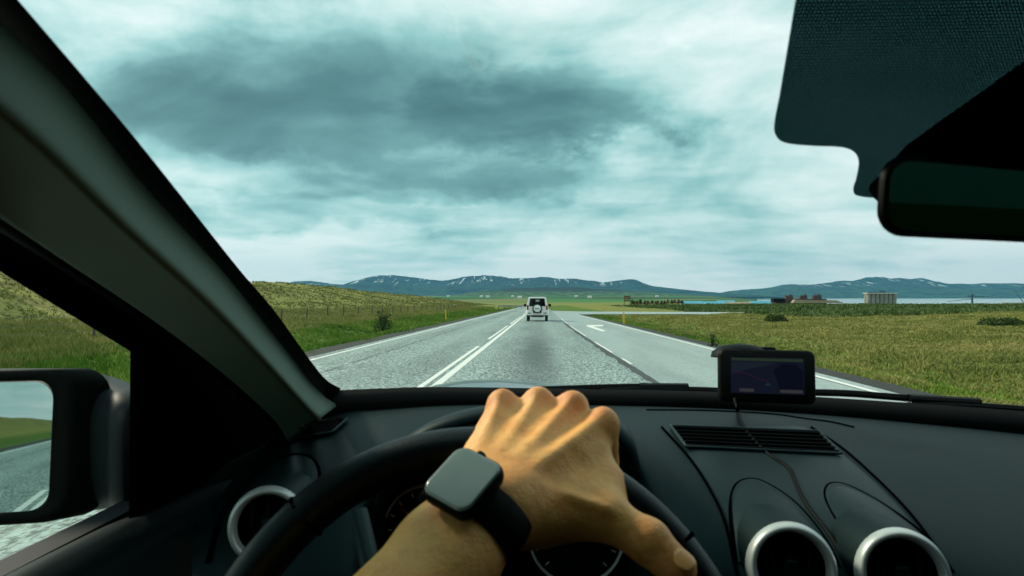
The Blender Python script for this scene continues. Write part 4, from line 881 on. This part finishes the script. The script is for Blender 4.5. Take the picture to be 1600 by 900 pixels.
def polygonise(cell, lo, hi):
    dims = np.ceil((hi-lo)/cell).astype(int)+1; cs = 6; cd = dims//cs+2
    g = np.stack(np.meshgrid(*[lo[i]+np.arange(cd[i])*cell*cs for i in range(3)], indexing='ij'), -1).reshape(-1, 3); cv = sdf(g).reshape(cd)
    F = np.repeat(np.repeat(np.repeat(cv, cs, 0), cs, 1), cs, 2)[:dims[0], :dims[1], :dims[2]]
    near = np.argwhere(np.abs(F) < cell*cs*1.9); F[tuple(near.T)] = sdf(lo+near*cell)
    ins = F < 0; sm8 = sum(ins[i:dims[0]-1+i, j:dims[1]-1+j, k:dims[2]-1+k].astype(np.int8) for i in (0, 1) for j in (0, 1) for k in (0, 1))
    cells = np.argwhere((sm8 > 0) & (sm8 < 8)); idx = -np.ones(np.array(F.shape)-1, int); idx[tuple(cells.T)] = np.arange(len(cells))
    acc = np.zeros((len(cells), 3)); cnt = np.zeros(len(cells)); quads = []
    cor = [(i, j, k) for i in (0, 1) for j in (0, 1) for k in (0, 1)]
    for a in cor:
        for axi in range(3):
            if a[axi]: continue
            b = list(a); b[axi] = 1; fa_ = F[tuple((cells+a).T)]; fb = F[tuple((cells+b).T)]; c_ = (fa_ < 0) != (fb < 0); t_ = fa_[c_]/(fa_[c_]-fb[c_])
            p = (cells[c_]+a).astype(float); p[:, axi] += t_; acc[c_] += p; cnt[c_] += 1
    V = lo+acc/cnt[:, None]*cell
    for axi in range(3):
        b_, c2_ = (axi+1) % 3, (axi+2) % 3; sl0 = [slice(None)]*3; sl1 = [slice(None)]*3; sl0[axi] = slice(0, -1); sl1[axi] = slice(1, None)
        e0 = ins[tuple(sl0)]; e1 = ins[tuple(sl1)]; ed = np.argwhere(e0 != e1); ed = ed[(ed[:, b_] > 0) & (ed[:, c2_] > 0)]
        ed = ed[(ed[:, b_] < idx.shape[b_]) & (ed[:, c2_] < idx.shape[c2_])]
        def off(db, dc): q = ed.copy(); q[:, b_] -= db; q[:, c2_] -= dc; return idx[tuple(q.T)]
        q = np.stack([off(1, 1), off(0, 1), off(0, 0), off(1, 0)], -1); fl = e0[tuple(ed.T)]; q[~fl] = q[~fl][:, ::-1]; quads.append(q)
    Q = np.concatenate(quads); return V, Q[(Q >= 0).all(1)]
V, Q = polygonise(.0022, lo_, hi_)
def skin():
    m = bpy.data.materials.new('skin'); m.use_nodes = True; t = NT(m.node_tree); b = t.t.nodes['Principled BSDF']
    co = t.n('ShaderNodeTexCoord').outputs['Object']
    c = t.mix(t.step(t.noise(co, 26, 5, .6), .35, .7), (.95, .47, .125), (.84, .33, .065)); c = t.mix(t.m('MULTIPLY', t.step(t.noise(co, 90, 4, .6), .5, .75), .35), c, (.52, .17, .05))
    c = t.mix(t.n('ShaderNodeAttribute', attribute_name='flush').outputs['Fac'], c, (.66, .19, .06))
    t.t.links.new(c, b.inputs['Base Color']); b.inputs['Roughness'].default_value = .48; b.inputs['Subsurface Weight'].default_value = .1; b.inputs['Subsurface Radius'].default_value = (1, .35, .15); b.inputs['Subsurface Scale'].default_value = .006
    vo = t.n('ShaderNodeTexVoronoi', {'Vector': co, 'Scale': 700.0}, feature='DISTANCE_TO_EDGE').outputs[0]
    hgt = t.m('ADD', t.m('MULTIPLY', vo, .5), t.m('MULTIPLY', t.noise(co, 160, 5, .65), 1.2))
    t.t.links.new(t.n('ShaderNodeBump', {'Height': hgt, 'Strength': .6, 'Distance': .0014}).outputs[0], b.inputs['Normal'])
    return m
M['skin'] = skin()
per = empty('person', EL); tag(per, 'driver whose bare left arm reaches over the steering wheel rim', 'person')
bo = np_mesh('arm', V-np.array(EL), Q, M['skin'], True, per)
fl3 = np.zeros(len(V))
for k_, rr2, st in [(p_, .012, .55) for p_ in K]+[(tt_, .016, .6), (ip, .012, .4)]: fl3 = np.maximum(fl3, st*np.exp(-(np.linalg.norm(V-np.array(k_)-np.array(dn)*.008, axis=1)/rr2)**2))
if len(bo.data.vertices) == len(V): at_ = bo.data.attributes.new('flush', 'FLOAT', 'POINT'); at_.data.foreach_set('value', fl3.astype(np.float32))
md_ = bo.modifiers.new('s', 'SMOOTH'); md_.factor = .5; md_.iterations = 3
sl = MB(); d_ = (SH-EL); L_ = d_.length; sl.lathe(EL+d_*.45-EL, d_, [(.050, 0), (.055, .003), (.056, .08), (.064, L_*.55), (.06, L_*.6)], 36); sl.build('sleeve', M['seatcl'], per, True)
# thumb nail
tn = (tt_-ip).normalized(); vw = (Vector((0, 0, EYE))-tt_).normalized(); nz = (vw-tn*vw.dot(tn)).normalized(); nx_ = tn.cross(nz)
nz = (nz*.75+Vector((.5, 0, .45))); nz = (nz-tn*nz.dot(tn)).normalized(); nx_ = tn.cross(nz)
rows = []
for k in range(7):
    f = k/6; rows.append([tt_+tn*(.0075-.0145*f)+(nx_*math.sin(a_)+nz*math.cos(a_))*(.0126+.0004*math.sin(math.pi*f)) - Vector(EL) for a_ in np.linspace(-.55, .55, 9)*math.sqrt(max(.12, 1-abs(2*f-1)**2.5))])
MB().grid(rows).build('thumb_nail', mat('nail', (.86, .41, .14), .35, spec=.4), per, True, solid=.0006)

# ------------------------------------------------------------------ smart watch
wt = empty('smart_watch', C); tag(wt, 'black square smart watch with a blank screen on the wrist', 'watch')
RT = Matrix((uu, vv, nrm)).transposed()
wt.rotation_euler = RT.to_euler()
cwid, clen = .0380, .0415
q = MB(); n = 28
prof = [(.80, -.0005), (.95, .0010), (1.0, .0040), (1.0, .0070), (.965, .0096), (.90, .0106)]
q.grid([[(x, y, z_) for x, y in rrect(cwid*f, clen*f, .0085*f)] for f, z_ in prof], True); q.f.append(tuple(range(n))[::-1]); q.f.append(tuple(5*n+k for k in range(n))); q.build('case', M['black'], wt, True)
q = MB(); q.grid([[(x, y, z_) for x, y in rrect(cwid*f, clen*f, .0080*f)] for f, z_ in [(.93, .0100), (.90, .01095), (.84, .0112)]], True); q.f.append(tuple(2*n+k for k in range(n)))
q.build('screen', mat('watch_glass', (.12, .16, .14), .25, spec=.9, coat=.5), wt, True)
MB().lathe((-.004, clen/2-.0005, .0052), (0, 1, 0), [(.0034, 0), (.0034, .0022), (.0028, .003), (.001, .003)], 18).build('crown', M['black'], wt, True)
q = MB(); rows = []
for i in range(64):
    a = 2*math.pi*i/64; ca, sa = math.cos(a), math.sin(a); ee = lambda A_, B_: Vector((A_*ca, 0, -.0262+B_*sa))
    o_ = ee(.0372, .0272); i_ = ee(.0345, .0245); hw_ = .0125-.0012*(1-sa)/2
    rows.append([o_+Vector((0, -hw_+.001, 0)), o_+Vector((0, hw_-.001, 0)), (o_+i_)/2+Vector((0, hw_, 0)), i_+Vector((0, hw_, 0)), i_+Vector((0, -hw_, 0)), (o_+i_)/2+Vector((0, -hw_, 0))])
q.grid(rows+[rows[0]], True).build('strap', M['rubber'], wt, True)
